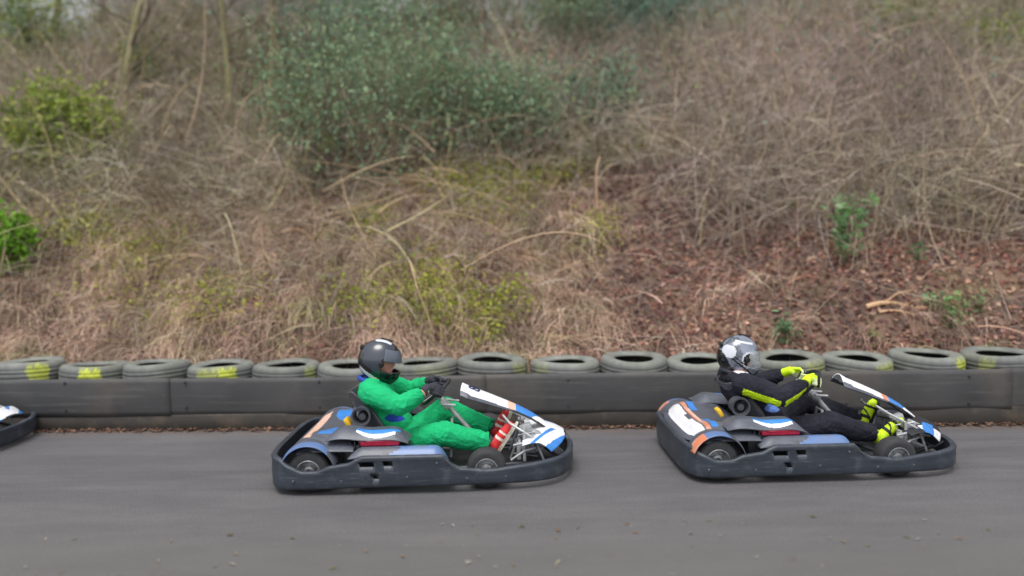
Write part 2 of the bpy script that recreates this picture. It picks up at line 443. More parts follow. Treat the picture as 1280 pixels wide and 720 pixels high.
    for a in (R(0), R(180), R(270)):
        mb.tube([Cw - nn * .02, Cw + Vector((0, 1, 0)) * .145 * math.cos(a) + uu * .125 * math.sin(a)], [.02, .012], 8)
    mb.lathe([(.001, -.02), (.035, -.02), (.035, .01), (.001, .01)], (0, 0, 0), 'z', 16)
    V = mb.V[-64:]
    q = Vector((0, 0, 1)).rotation_difference(nn)
    mb.V = mb.V[:-64] + [tuple(q @ Vector(v) + Cw) for v in V]
    mb.build('spoke', [steel], st)
    mb = MB()
    mb.tube([Cw, (1.32, 0, .245), (1.44, 0, .12)], .019, 10)
    mb.box((1.12, -.03, .475), (.08, .06, .04), (0, R(40), 0)); mb.tube([(1.10, -.09, .485), (1.20, -.08, .475)], .009, 8)
    mb.tube([(1.12, .09, .485), (1.22, .08, .475)], .009, 8)
    mb.tube([(1.16, -.13, .10), (1.17, -.05, .36), (1.17, .05, .36), (1.16, .13, .10)], .011, 8)
    mb.box((1.13, 0, .46), (.05, .09, .05), (0, R(40), 0))
    mb.build('steering_column', [steel], k)
    # pedals and brake gear
    for s in (-1, 1):
        mb = MB(); mb.tube([(1.60, s * .13, .08), (1.655, s * .135, .22), (1.675, s * .14, .30)], .009, 8); mb.tube([(1.675, s * .09, .305), (1.675, s * .20, .305)], .012, 8)
        mb.tube([(1.61, s * .13, .12), (1.80, s * .20, .11)], .005, 6)
        mb.build('pedal', [steel], k)
    mb = MB()
    for q_ in range(5): mb.box((1.68 + .035 * q_, -.22 + .03 * (q_ % 2), .20 + .02 * (q_ % 3)), (.016, .10, .09), (0, R(12 * q_ - 20), R(8 * q_)), bev=.1)
    mb.tube([(1.62, -.30, .22), (1.74, -.32, .25), (1.86, -.30, .21)], .009, 8); mb.tube([(1.60, -.36, .13), (1.70, -.34, .19), (1.78, -.30, .20)], .008, 8); mb.box((1.72, -.10, .30), (.08, .07, .06), (0, R(-20), 0)); mb.box((1.80, -.20, .28), (.09, .06, .03), (0, R(25), 0))
    mb.box((1.74, -.17, .17), (.10, .06, .07)); mb.box((1.76, .02, .2), (.07, .08, .09)); mb.tube([(1.70, -.28, .10), (1.70, -.27, .30), (1.70, .27, .30), (1.70, .28, .10)], .012, 8)
    mb.tube([(1.72, -.12, .2), (1.66, -.2, .27), (1.78, -.24, .3)], .006, 6); mb.box((1.73, -.24, .26), (.05, .05, .03)); mb.box((1.66, -.26, .17), (.03, .05, .12))
    mb.tube([(1.84, -.3, .1), (1.78, -.3, .26), (1.60, -.22, .36), (1.55, -.12, .40)], .009, 8)
    mb.tube([(1.84, .3, .1), (1.78, .3, .26), (1.60, .22, .36), (1.55, .12, .40)], .009, 8)
    mb.build('brake_assembly', [steel], k)
    # steering fairing: a long arched blade from over the wheel down to the nose
    fp = [(1.215, .628), (1.30, .595), (1.42, .550), (1.54, .502), (1.66, .452), (1.77, .395), (1.87, .325), (1.95, .262)]
    fp = [(x + fx_ * (1.95 - x) / .735 + (.01 if style == 1 else 0), z) for x, z in fp]
    fa = np.array(fp); ft = np.linspace(0, 1, len(fa))
    for _ in range(1): pass
    def f(u, v):
        x = np.interp(u, ft, fa[:, 0]); z = np.interp(u, ft, fa[:, 1]); w = -1 + 2 * v
        wd = interp(u, [(0, .125), (.1, .15), (.35, .12), (.55, .085), (.75, .075), (1, .10)])
        h = interp(u, [(0, .075), (.3, .06), (.6, .045), (1, .03)])
        x += .05 * (1 - abs(w)) * max(0, .12 - u) * 3 - .02
        return (x, w * wd, z - h * abs(w) ** 2.2)
    def pt(c):
        u = float(np.interp(c.x, fa[:, 0], ft)); z = np.interp(u, ft, fa[:, 1]); wd = interp(u, [(0, .125), (.1, .15), (.35, .12), (.55, .085), (.75, .075), (1, .10)])
        a = abs(c.y) / wd
        if a > .90 - .12 * (1 - u): return 1 if u < .5 else 2
        if u < .03: return 0
        if u < .46: return 0
        if u < .53: return 3
        if u < .72 - .1 * (a - .5): return 4
        return 0
    mb = MB(); mb.grid(f, 170, 48, paint=pt)
    fr = mb.build('front_fairing', [white, shellpl, darkpl, orange if style == 2 else peach, bluest], k, solid=.008)
    # nose
    def f(u, v):
        w = -1 + 2 * v; a = abs(w)
        xf = 2.02 - .13 * a ** 2.2; xb = 1.68 + .08 * (1 - a) ** 2
        x = xb + (xf - xb) * u
        z = .238 + .060 * (1 - a ** 1.6) * math.sin(min(1, u * 1.3 + .25) * math.pi / 2) - .075 * max(0, u - .55) ** 1.5 * 2.2 + .05 * u * a * (1 - u) * 4 * .4
        return (x, w * .38, z)
    def pt(c):
        a = abs(c.y) / .38; q = (c.x - 1.7) / .3
        if style == 1:
            if a > .25 and (.50 < q - (1 - a) * .75 < .68 or .12 < q - (1 - a) * .75 < .24): return 1
            if q > 1.02: return 2
            return 0
        if a > .52 and q > .30: return 1 if .35 < q + (a - .8) * .6 < .62 else (0 if q < .95 and a > .66 else 2)
        return 2
    mb = MB(); mb.grid(f, 40, 90, paint=pt); mb.build('nose_cone', [white, bluest, darkpl], k, solid=.006)
    for s in (-1, 1):
        mb = MB(); mb.tube([(2.03, s * .2, .14), (1.95, s * .2, .10), (1.83, s * .10, .17), (1.88, s * .09, .26)], .012, 8)
        mb.build('nose_bracket', [darkpl], k)
    if style == 1:
        cu = bpy.data.curves.new('numeral', 'FONT'); cu.body = '85'; cu.size = .13; cu.extrude = .0015; cu.align_x = 'CENTER'; cu.align_y = 'CENTER'; cu.space_character = .9
        t = bpy.data.objects.new('number_lettering', cu); COL.objects.link(t)
        dg = bpy.context.evaluated_depsgraph_get(); dg.update(); me = bpy.data.meshes.new_from_object(t.evaluated_get(dg)); bpy.data.objects.remove(t)
        # wrap the numerals on the fairing, reading from the front
        for v in me.vertices:
            lx, ly, lz = v.co
            x = 1.365 - ly * .93; y = lx; u = float(np.interp(x, fa[:, 0], ft)); z = float(np.interp(x, fa[:, 0], fa[:, 1]))
            wd = interp(u, [(0, .125), (.1, .15), (.35, .12), (.55, .085)]); h = interp(u, [(0, .075), (.3, .06), (.6, .045)])
            v.co = Vector((x - .02, y, z - h * min(1, abs(y) / wd) ** 2.2 + .004 + lz))
        me.materials.clear(); me.materials.append(navyink)
        t = bpy.data.objects.new('number_lettering', me); COL.objects.link(t); t.parent = fr
    return k

# ------------------------------------------------------------------ people
def bez(a, b, c, n=7):
    a, b, c = Vector(a), Vector(b), Vector(c)
    return [a * (1 - t) ** 2 + b * 2 * t * (1 - t) + c * t * t for t in [i / n for i in range(n + 1)]]
def person(kart_o, label, st):
    p = empty('person', kart_o.location, kart_o.rotation_euler.z); tag(p, label, 'person', 'kart drivers')
    suit, skin = st['suit'], mat('skin', lin(205, 150, 130), .55, var=.06)
    b = MB()
    dx = st.get('dx', 0); fdx = st.get('fdx', 0)
    pel = Vector((.79, 0, .215)); chest = Vector((.62 + dx, 0, .47)); neck = Vector((.555 + dx, 0, .640)); head = Vector((.640 + dx + st.get('hx', 0), 0, .790 + st.get('hz', 0)))
    b.ell(pel, (.17, .19, .135), (0, R(-25), 0))
    b.ell((.735, 0, .31), (.145, .185, .15), (0, R(-30), 0))
    b.ell((.675 + dx * .6, 0, .41), (.145, .190, .15), (0, R(-30), 0))
    b.ell((.61 + dx, 0, .545), (.135, .205, .14), (0, R(-25), 0))
    b.ell((.575 + dx, 0, .635), (.10, .20, .062), (0, R(-20), 0))
    b.tube([(.565 + dx, 0, .56), neck, head], [.075, .058, .06], 14)
    b.ell(head + Vector((0, 0, .005)), (.095, .075, .115))
    b.ell(head + Vector((.035, 0, -.055)), (.055, .052, .055)); b.ell(head + Vector((.095, 0, -.012)), (.016, .014, .024))  # jaw, nose
    b.ell(head + Vector((.083, 0, -.053)), (.012, .024, .008))
    joints = [Vector((.73, 0, .33)), Vector((.78, -.16, .30)), Vector((.78, .16, .30))]
    for s in (-1, 1):
        sh = Vector((.590 + dx, s * .190, .600)); el = Vector((.83 + dx * .5, s * .300, .520)); wr = Vector((.985, s * .215, .605))
        if s < 0: el = Vector((.81, -.300, .520))
        if s < 0 and st.get('el'): el = Vector(st['el'])
        joints += [el, el.lerp(wr, .5), sh + Vector((.04, 0, -.06))]
        b.ell(sh, (.090, .078, .082))
        b.tube([sh, sh.lerp(el, .5) + Vector((0, 0, .005)), el], [.086, .082, .070], 14)
        b.ell(el, (.068, .064, .066))
        b.tube([el, el.lerp(wr, .5), wr.lerp(el, .14)], [.070, .065, .046], 14)
        b.tube([wr.lerp(el, .3), wr + (wr - el).normalized() * .03], [.031, .028], 12)
        hip = Vector((.82, s * .095, .205)); kn = Vector((1.12, s * .245, .305)); an = Vector((1.465 + fdx, s * .155, .212))
        if s > 0: kn = Vector((1.10 + fdx * .5, .245, .385)); an = Vector((1.485 + fdx, .15, .235))
        else: kn.x += fdx * .5; an.z -= fdx * .25
        joints += [kn, kn.lerp(an, .7), hip + Vector((.02, 0, .05))]
        b.tube([hip, hip.lerp(kn, .5) - Vector((0, 0, .01)), kn], [.104, .102, .090], 16)
        b.ell(kn, (.092, .084, .090))
        b.tube([kn, kn.lerp(an, .45) - Vector((0, 0, .012)), an.lerp(kn, .12)], [.090, .084, .066], 16)
        b.tube([an.lerp(kn, .2), an], [.038, .036], 12)
    def paint(c):
        if (c - head).length < .145 and c.z > neck.z + .01: return 1
        if (c.x - dx) < .66 and c.z > .66 and abs(c.y) < .09: return 2
        for s in (-1, 1):
            wr = Vector((.985, s * .215, .605))
            if (c - wr).length < .035: return 1 if st['wrist'] else 0
            an = Vector((1.485 + fdx, s * .155, .225 - fdx * .15))
            if (c - an).length < .052: return 3
        if st.get('patch') and abs(c.y) > .10 and ((c.x - .775) / .085) ** 2 + ((c.z - .41) / .034) ** 2 < 1: return 4
        if st.get('stripe'):
            for s in (-1, 1):
                sh = Vector((.560 + dx, s * .2, .600)); el = Vector(st['el']) if s < 0 else Vector((.83 + dx * .5, .300, .520)); wr = Vector((.985, s * .215, .605))
                for a_, b_, t0, t1 in ((sh, el, .12, 1.05), (el, wr, -.05, .80)):
                    ab = b_ - a_; t = (c - a_).dot(ab) / ab.length_squared
                    if t0 < t < t1:
                        q = c - (a_ + ab * t); ang = q.z
                        w = .026 if t < .9 else .022
                        if s * q.y > 0.012 and -.038 < q.z + .028 < w - .008: return 5
            if abs(c.y) > .07 and (c.x - dx) < .68 and .660 < c.z + .3 * (c.x - dx - .6) < .685 and abs(c.y) < .16: return 6
        return 0
    mats = [suit, skin, st['collar'], mat('dark_sock', lin(60, 62, 66), .9), st['patchm'], mat('neon_stripe', lin(205, 240, 20), .6, var=.05), white]
    body = remeshed(b, 'body', mats, p, .0062, 7, paint, .0085, joints)
    # eyes
    for s in (-1, 1):
        m = MB(); m.ell(head + Vector((.083, s * .028, .012)), (.012, .013, .011), n=12); m.build('eye', [mat('eye_white', lin(220, 220, 215), .2)], p)
        m = MB(); m.ell(head + Vector((.0925, s * .028, .012)), (.0045, .006, .006), n=10); m.build('pupil', [black], p)
        m = MB(); m.box(head + Vector((.090, s * .030, .034)), (.012, .036, .007)); m.build('eyebrow', [mat('brow_hair', lin(50, 36, 28), .9)], p)
    # helmet
    hc = head + Vector((-.002, 0, .012)); tilt = R(st.get('tilt', 14))
    def hp(u, v, k=1.0):
        th = math.pi * u; ph = 2 * math.pi * v
        x = math.sin(th) * math.cos(ph); y = math.sin(th) * math.sin(ph); z = math.cos(th)
        X = .158 * x; Y = .130 * y; Z = .168 * z
        if z < 0: X += .030 * max(0, x) * min(1, -z * 2.2); Z *= 1.02
        if z < 0 and x > 0: Z *= 1 + .12 * min(1, x * 1.6)
        if z < 0 and x < 0: Z *= (1 - .16 * min(1, -x * 1.3))
        if x < 0: X *= 1.05
        if -.25 < z < -.05 and x > .6: X += .006
        return Vector((X, Y, Z)) * k
    Rm = Matrix.Rotation(tilt, 3, 'Y')
    def port(c): return c.x > .035 and -.050 < c.z < .040
    G = {}
    hm = MB(); V = []; nu, nv = 64, 96
    for i in range(nu + 1):
        for j in range(nv): V.append(hp(max(.004, i / nu * .84), j / nv))
    F = []; I = []
    for i in range(nu):
        for j in range(nv):
            q = (i * nv + j, (i + 1) * nv + j, (i + 1) * nv + (j + 1) % nv, i * nv + (j + 1) % nv)
            c = sum((V[k] for k in q), Vector()) / 4
            if port(c): continue
            F.append(q); I.append(st['hpaint'](c))
    hm.V = [tuple(Rm @ v + hc) for v in V]; hm.F = F; hm.I = I
    hel = hm.build('helmet', st['hmats'], p, solid=.016)
    vm = MB()
    def f(u, v):
        ph = (-76 + 152 * v) / 360; th = st['vis'][0] + (st['vis'][1] - st['vis'][0]) * u
        return Rm @ hp(th, ph % 1, 1.035) + hc
    vm.grid(f, 16, 40); vm.build('visor', [st['visor']], hel, solid=.002)
    for s in (-1, 1):
        vm = MB()
        c0 = Rm @ Vector((.03, s * .134, .0)) + hc
        vm.lathe([(.001, s * .010), (.016, s * .009), (.020, s * .002), (.020, -s * .006)], c0, 'y', 18)
        vm.build('visor_hinge', [st['hmats'][1]], hel)
    vm = MB()
    vm.box(Rm @ Vector((.01, 0, .170)) + hc, (.09, .035, .012), (0, tilt, 0), bev=.4)
    vm.build('top_vent', [st['hmats'][1]], hel)
    vm = MB(); vm.box(Rm @ Vector((-.155, 0, .07)) + hc, (.02, .09, .035), (0, tilt + R(-20), 0), bev=.4)
    vm.build('rear_vent', [st['hmats'][1]], hel)
    # neck brace collar of the suit
    m = MB(); pts = []
    for i in range(24):
        a = 2 * math.pi * i / 24; pts.append((neck.x + .078 * math.cos(a) + .005, .078 * math.sin(a), neck.z + .022 - .022 * math.cos(a)))
    m.tube(pts, .018, 10, closed=True); m.build('collar', [st['collar']], p)
    # leg hems, sleeve cuffs and the chest zip of the suit
    for s in (-1, 1):
        an = Vector((1.465 + fdx, s * .155, .212 - fdx * .25)) if s < 0 else Vector((1.485 + fdx, .15, .235)); kn = Vector((1.12 + fdx * .5, s * .245, .305 if s < 0 else .385))
        dd = (kn - an).normalized(); c0 = an + dd * .045; m = MB(); u_ = dd.cross(Vector((0, 0, 1))).normalized(); v_ = dd.cross(u_)
        m.tube([c0 + (u_ * math.cos(t) + v_ * math.sin(t)) * (.060 + .004 * math.sin(3 * t)) + dd * .006 * math.sin(2 * t) for t in [2 * math.pi * i / 20 for i in range(20)]], .0075, 6, closed=True); m.build('leg_hem', [suit], p)
    zp = []
    for i in range(12):
        t = i / 11; zp.append(Vector((.675 + dx * .6 + .135 * t * (1 - dx * 0), 0, .645 - .26 * t)) + Vector((.012 + .02 * math.sin(t * 3), 0, .0)))
    m = MB(); m.tube(zp, .006, 6); m.build('zip', [mat('zip_metal', lin(70, 74, 78), .4, .3)], p)
    # gloves gripping the wheel
    for s in (-1, 1):
        g = MB()
        grip = Vector((1.085, s * .142, .590)); X = Vector((.80, -s * .22, -.30)).normalized()
        Z = Vector((-.1, s * 1, .55)); Z = (Z - X * Z.dot(X)).normalized(); Y = Z.cross(X)
        if s > 0: Y = -Y
        O = grip - X * .055 + Z * .022
        T = lambda x, y, z: O + X * x + Y * y + Z * z
        wr = Vector((.985, s * .215, .605))
        g.tube([wr.lerp(O, -.2), T(-.035, 0, 0), T(.0, 0, 0)], [.037, .034, .030], 12)
        for q, yy in enumerate((-.030, -.010, .010, .030)):
            g.tube([T(-.03, yy * .75, 0), T(.045, yy, .004)], [.017, .014], 10)
            ln = (.030, .036, .039, .035)[q]
            g.tube([T(.045, yy, .004), T(.045 + ln, yy, -.006), T(.050 + ln, yy * .98, -.034), T(.030 + ln * .9, yy * .96, -.048), T(.018 + ln * .6, yy * .95, -.046)], [.0125, .0115, .0108, .010, .008], 10)
        g.tube([T(-.01, .030, -.004), T(.022, .052, -.014), T(.045, .050, -.030), T(.052, .040, -.044)], [.016, .013, .0115, .009], 10)
        def gp(c, O=O, X=X, Z=Z, Y=Y):
            d = c - O; a, bb, zz = d.dot(X), d.dot(Y), d.dot(Z)
            if st['gpaint'] == 0: return 0
            if a < -.015: return 1
            if a < .035: return 2 if bb < .01 else 1
            if a < .07 and zz > -.02: return 0
            return 2
        remeshed(g, 'glove', st['gmats'], p, .0034, 3, gp)
    # shoes pressed on the pedals
    for s in (-1, 1):
        g = MB(); an = Vector((1.465 + fdx, s * .155, .212 - fdx * .25)) if s < 0 else Vector((1.485 + fdx, .15, .235))
        heel = an + Vector((.045, 0, -.070)); d = Vector((.55 + fdx * 5, 0, .84)).normalized() if s < 0 else Vector((.38, 0, .93)).normalized()
        nb = Vector((-d.z, 0, d.x)); Y = Vector((0, 1, 0))
        if True:
            T = lambda a, y, z: heel + d * a + Y * y + nb * z
            g.tube([an + Vector((-.01, 0, .005)), an.lerp(heel, .5), heel + d * .02 + nb * .02], [.044, .046, .040], 14)
            g.tube([T(0, 0, .035), T(.07, 0, .040), T(.14, 0, .034), T(.205, 0, .026), T(.235, 0, .022)], [.040, .042, .042, .034, .020], 14)
            def sp(c, T=T):
                r_ = c - heel; a = r_.dot(d); z = r_.dot(nb); return st['spaint'](a, r_.y, z)
            sh = remeshed(g, 'shoe', st['smats'], p, .006, 3, sp)
            so = MB(); V = []; 
            pl = [(-.035, .026), (-.02, .036), (.04, .036), (.10, .038), (.16, .045), (.21, .040), (.25, .022), (.262, 0)]
            pl = pl + [(a, -b_) for a, b_ in pl[::-1][1:]]
            n = len(pl)
            for z in (-.012, .004): V += [T(a, b_, z) for a, b_ in pl]
            so.add(V, [tuple(range(n))[::-1], tuple(range(n, 2 * n))] + [(i, (i + 1) % n, n + (i + 1) % n, n + i) for i in range(n)])
            so.build('sole', [st['sole']], sh)
    return p

k1 = kart('white nosed go-kart with peach striped tail carrying the driver in green', 1)
k1.location = (-1.635, 5.93, 0); k1.rotation_euler = (0, 0, R(1.0))
k2 = kart('go-kart with white and orange tail stickers carrying the driver in black', 2)
k2.location = (1.165, 6.03, 0); k2.rotation_euler = (0, 0, R(1.0))
def copy_tree(o, parent=None):
    c = o.copy(); COL.objects.link(c)
    if parent: c.parent = parent
    for ch in list(o.children): copy_tree(ch, c)
    return c
k3 = copy_tree(k1); k3['label'] = 'go-kart cut off by the frame edge, only its white topped nose showing'
k3.location = (-6.36, 6.78, 0); k3.rotation_euler = (0, 0, R(2))

green = mat('green_suit', lin(26, 178, 112), .85, var=.14, scale=6, bump=.35, bscale=70, spec=.25, dirt=lin(20, 132, 88), dscale=6, dlo=.52, dhi=.8)
blacks = mat('black_suit', lin(34, 34, 44), .85, var=.25, scale=7, bump=.35, bscale=70, spec=.25, dirt=lin(52, 52, 62), dscale=8, dlo=.52, dhi=.8)
neon = mat('neon_yellow', lin(205, 240, 20), .6, var=.06)
clearv = mat('clear_visor', lin(200, 205, 210), .08, alpha=.30)
smoke = mat('smoked_visor', lin(96, 104, 116), .2, alpha=.88)
hgrey = mat('helmet_grey', lin(52, 58, 68), .22, var=.14, scale=7, coat=.6)
hblack = mat('helmet_black', lin(20, 21, 24), .2, var=.2, coat=.6)
hsilver = mat('helmet_silver', lin(128, 134, 148), .22, .25, var=.3, scale=9, coat=.7, dirt=lin(70, 74, 84), dscale=11, dlo=.50, dhi=.56)
hwhite = mat('helmet_white', lin(205, 208, 214), .25, var=.08, coat=.6)
redshoe = mat('red_shoe', lin(205, 42, 45), .6, var=.15, scale=20)
cream = mat('cream_sole', lin(205, 198, 180), .7, var=.1, dirt=lin(140, 130, 115), dscale=20)
creamfab = mat('cream_fabric', lin(220, 210, 200), .7)
def hp1(c):
    a = c.z + .35 * (c.x + .06)
    if -.112 < a < -.082 and -.13 < c.x < .015 and abs(c.y) > .04: return 2
    if a < -.045: return 1
    if c.x < -.118 and c.z < .05: return 1
    if c.x > .085 and c.z > .03 or c.x > .03 and c.z < .0: return 1
    if .148 < c.z and abs(c.x + .01) < .035 + .03 * (c.y < 0) and .012 < abs(c.y) < .05: return 2
    return 0
def hp2(c):
    a = c.z + .5 * c.x
    if a < -.085 + .03 * math.sin(c.x * 30): return 1
    if ((c.x + .105) / .045) ** 2 + ((c.z - .035) / .048) ** 2 < 1 and abs(c.y) > .03: return 2
    if abs(a + .055) < .006 or abs(a + .030) < .004 and c.x < .03: return 1
    if .112 < c.z < .130 and -.07 < c.x < .06 and abs(c.y) > .02: return 2  # highlight along the crown, painted in as white shell colour
    r_ = ((c.x - .045) / .055) ** 2 + ((c.z - .0) / .060) ** 2
    if .62 < r_ < 1.05 and abs(c.y) > .07: return 2
    if r_ <= .62 and abs(c.y) > .07: return 1
    if c.z > .05 and abs(c.y) < .012: return 1
    return 0
person(k1, 'driver in a bright green suit with grey helmet and red shoes', dict(
    suit=green, wrist=True, collar=mat('blue_collar', lin(35, 70, 150), .8), patch=True, patchm=mat('blue_patch', lin(28, 66, 175), .7, var=.1),
    hmats=[hgrey, hblack, hwhite], hpaint=hp1, visor=smoke, vis=(.27, .445), gmats=[mat('dark_glove', lin(52, 52, 62), .8, var=.15)], gpaint=0,
    smats=[redshoe, creamfab, mat('grey_shoe', lin(90, 90, 95), .7)], spaint=lambda a, y, z: 2 if a < -.0 and z > .05 else (1 if (z < .014 or (.08 < a < .10) or (.13 < a < .145)) else 0), sole=cream, tilt=16))
person(k2, 'driver in a black suit with neon yellow stripes and silver helmet', dict(
    suit=blacks, wrist=False, collar=mat('grey_collar', lin(60, 62, 72), .8), patch=True, patchm=mat('light_blue_patch', lin(95, 130, 200), .7), dx=-.06, hx=-.03, hz=-.028, el=(.76, -.315, .520), fdx=.07,
    hmats=[hsilver, hblack, hwhite], hpaint=hp2, visor=clearv, vis=(.36, .61), gmats=[mat('black_glove', lin(28, 28, 34), .8), neon, mat('pale_glove', lin(215, 225, 170), .7)], gpaint=1, stripe=True,
    smats=[neon, mat('black_shoe_trim', lin(24, 26, 28), .7)], spaint=lambda a, y, z: 1 if (.075 < a < .10 and z > .02 or .16 < a < .18 or (abs(a - z - .06) < .008)) else 0, sole=mat('black_sole', lin(30, 30, 32), .8), tilt=12))

# ------------------------------------------------------------------ ground
def asphalt():
    m = bpy.data.materials.new('asphalt'); m.use_nodes = True; nt = m.node_tree; N = nt.nodes; L = nt.links; b = N['Principled BSDF']
    tc = N.new('ShaderNodeTexCoord')
    def noise(scale, det=8, rough=.6, vec=None):
        n = N.new('ShaderNodeTexNoise'); n.inputs['Scale'].default_value = scale; n.inputs['Detail'].default_value = det; n.inputs['Roughness'].default_value = rough
        L.new(vec or tc.outputs['Object'], n.inputs['Vector']); return n.outputs['Fac']
    def ramp(f, a, b_, c0, c1):
        r = N.new('ShaderNodeValToRGB'); r.color_ramp.elements[0].position = a; r.color_ramp.elements[1].position = b_
        r.color_ramp.elements[0].color = c0; r.color_ramp.elements[1].color = c1; L.new(f, r.inputs[0]); return r.outputs[0]
    mp = N.new('ShaderNodeMapping'); mp.inputs['Scale'].default_value = (.35, 1.6, 1); L.new(tc.outputs['Object'], mp.inputs[0])
    base = ramp(noise(2.2, 9, .72, mp.outputs[0]), .3, .7, lin(84, 83, 86), lin(108, 106, 107))
    grain = ramp(noise(75, 5, .8), .36, .68, (.60, .60, .60, 1), (1.38, 1.37, 1.35, 1))
    mx = N.new('ShaderNodeMix'); mx.data_type = 'RGBA'; mx.blend_type = 'MULTIPLY'; mx.inputs[0].default_value = .9
    L.new(base, mx.inputs[6]); L.new(grain, mx.inputs[7])
    # brown silt towards the barrier
    se = N.new('ShaderNodeSeparateXYZ'); L.new(tc.outputs['Object'], se.inputs[0])
    ad = N.new('ShaderNodeMath'); ad.operation = 'MULTIPLY_ADD'; ad.inputs[1].default_value = .0463; L.new(se.outputs[0], ad.inputs[0]); L.new(se.outputs[1], ad.inputs[2])
    a2 = N.new('ShaderNodeMath'); a2.operation = 'MULTIPLY_ADD'; a2.inputs[1].default_value = .5; L.new(noise(5, 8), a2.inputs[0]); L.new(ad.outputs[0], a2.inputs[2])
    mr = N.new('ShaderNodeMapRange'); mr.inputs[1].default_value = 7.12; mr.inputs[2].default_value = 7.38; L.new(a2.outputs[0], mr.inputs[0])
    m2 = N.new('ShaderNodeMix'); m2.data_type = 'RGBA'; m2.inputs[7].default_value = lin(104, 90, 82); L.new(mr.outputs[0], m2.inputs[0]); L.new(mx.outputs[2], m2.inputs[6])
    # olive-brown film on the camera side of the racing line
    m4 = N.new('ShaderNodeMapRange'); m4.inputs[1].default_value = 5.5; m4.inputs[2].default_value = 4.4; m4.inputs[4].default_value = .55; L.new(a2.outputs[0], m4.inputs[0])
    m3 = N.new('ShaderNodeMix'); m3.data_type = 'RGBA'; m3.inputs[7].default_value = lin(98, 97, 93); L.new(m4.outputs[0], m3.inputs[0]); L.new(m2.outputs[2], m3.inputs[6])
    # darker rubbered band where the tyres run, broken up by streaks
    ab = N.new('ShaderNodeMath'); ab.operation = 'SUBTRACT'; ab.inputs[1].default_value = 6.1; L.new(se.outputs[1], ab.inputs[0])
    aa = N.new('ShaderNodeMath'); aa.operation = 'ABSOLUTE'; L.new(ab.outputs[0], aa.inputs[0])
    rb = N.new('ShaderNodeMapRange'); rb.inputs[1].default_value = 1.05; rb.inputs[2].default_value = .35; rb.inputs[4].default_value = .32; L.new(aa.outputs[0], rb.inputs[0])
    mp2 = N.new('ShaderNodeMapping'); mp2.inputs['Scale'].default_value = (.25, 9, 1); L.new(tc.outputs['Object'], mp2.inputs[0])
    st_ = N.new('ShaderNodeMapRange'); st_.inputs[1].default_value = .35; st_.inputs[2].default_value = .65; L.new(noise(1.5, 6, .7, mp2.outputs[0]), st_.inputs[0])
    mu = N.new('ShaderNodeMath'); mu.operation = 'MULTIPLY'; L.new(rb.outputs[0], mu.inputs[0]); L.new(st_.outputs[0], mu.inputs[1])
    m5 = N.new('ShaderNodeMix'); m5.data_type = 'RGBA'; m5.inputs[7].default_value = lin(62, 61, 64); L.new(mu.outputs[0], m5.inputs[0]); L.new(m3.outputs[2], m5.inputs[6])
    L.new(m5.outputs[2], b.inputs['Base Color']); b.inputs['Roughness'].default_value = .8
    bp = N.new('ShaderNodeBump'); bp.inputs['Strength'].default_value = .7; bp.inputs['Distance'].default_value = .008
    L.new(noise(90, 4, .75), bp.inputs['Height']); L.new(bp.outputs[0], b.inputs['Normal'])
    return m
tag(new_mesh('road', [(-60, -40, 0), (60, -40, 0), (60, 60, 0), (-60, 60, 0)], [(0, 1, 2, 3)], asphalt(), smooth=False), kind='structure')

def base_y(x): return 7.12 - .0463 * x
def noise2(x, y, s, seed=0):
    r = np.random.default_rng(seed); o = 0
    for k in range(6):
        a = r.uniform(0, 2 * np.pi); f = s * r.uniform(.6, 1.6); ph = r.uniform(0, 6.28)
        o = o + np.sin((x * np.cos(a) + y * np.sin(a)) * f + ph)
    return o / 3.2
def hz(x, y):
    x = np.asarray(x, float); y = np.asarray(y, float)
    t = y - (base_y(x) + .68)
    lo = np.clip(t / .12, 0, 1) * .36
    sl = .70 + .05 * noise2(x, y * 0, .5, 3)
    up = np.where(t < 6.2, np.clip(t, 0, None) * sl, 6.2 * sl + (t - 6.2) * .12)
    b = np.clip(t / .6, 0, 1)
    z = lo + up + b * (.13 * noise2(x, y, 1.6, 1) + .07 * noise2(x, y, 3.7, 2) + .03 * noise2(x, y, 9, 5))
    return np.where(t < 0, -.02, z)
def on_hill(px, py):
    d = ray(px, py)
    ys = np.linspace(7.9, 22, 1500); p = CAM[None] + d[None] * ys[:, None]
    h = hz(p[:, 0], p[:, 1]); k = np.argmax(p[:, 2] < h)
    return p[k] if (p[:, 2] < h).any() else p[-1]
nx, ny = 300, 220
gx = np.linspace(-16, 16, nx); gt = np.concatenate([np.linspace(-.02, .15, 10), np.linspace(.18, 7, 150), np.linspace(7.1, 22, 60)])
X, T_ = np.meshgrid(gx, gt, indexing='ij'); Y = base_y(X) + .68 + T_
Z = hz(X, Y); V = np.stack([X, Y, Z], -1).reshape(-1, 3)
idx = np.arange(nx * ny).reshape(nx, ny)
F = np.stack([idx[:-1, :-1], idx[1:, :-1], idx[1:, 1:], idx[:-1, 1:]], -1).reshape(-1, 4)
soil = mat('bank_soil', lin(92, 74, 66), .95, var=.35, scale=5, bump=.8, bscale=30, dirt=lin(120, 96, 78), dscale=2.5, dlo=.45, dhi=.6)
tag(new_mesh('hillside_terrain', V, F, soil), kind='structure')

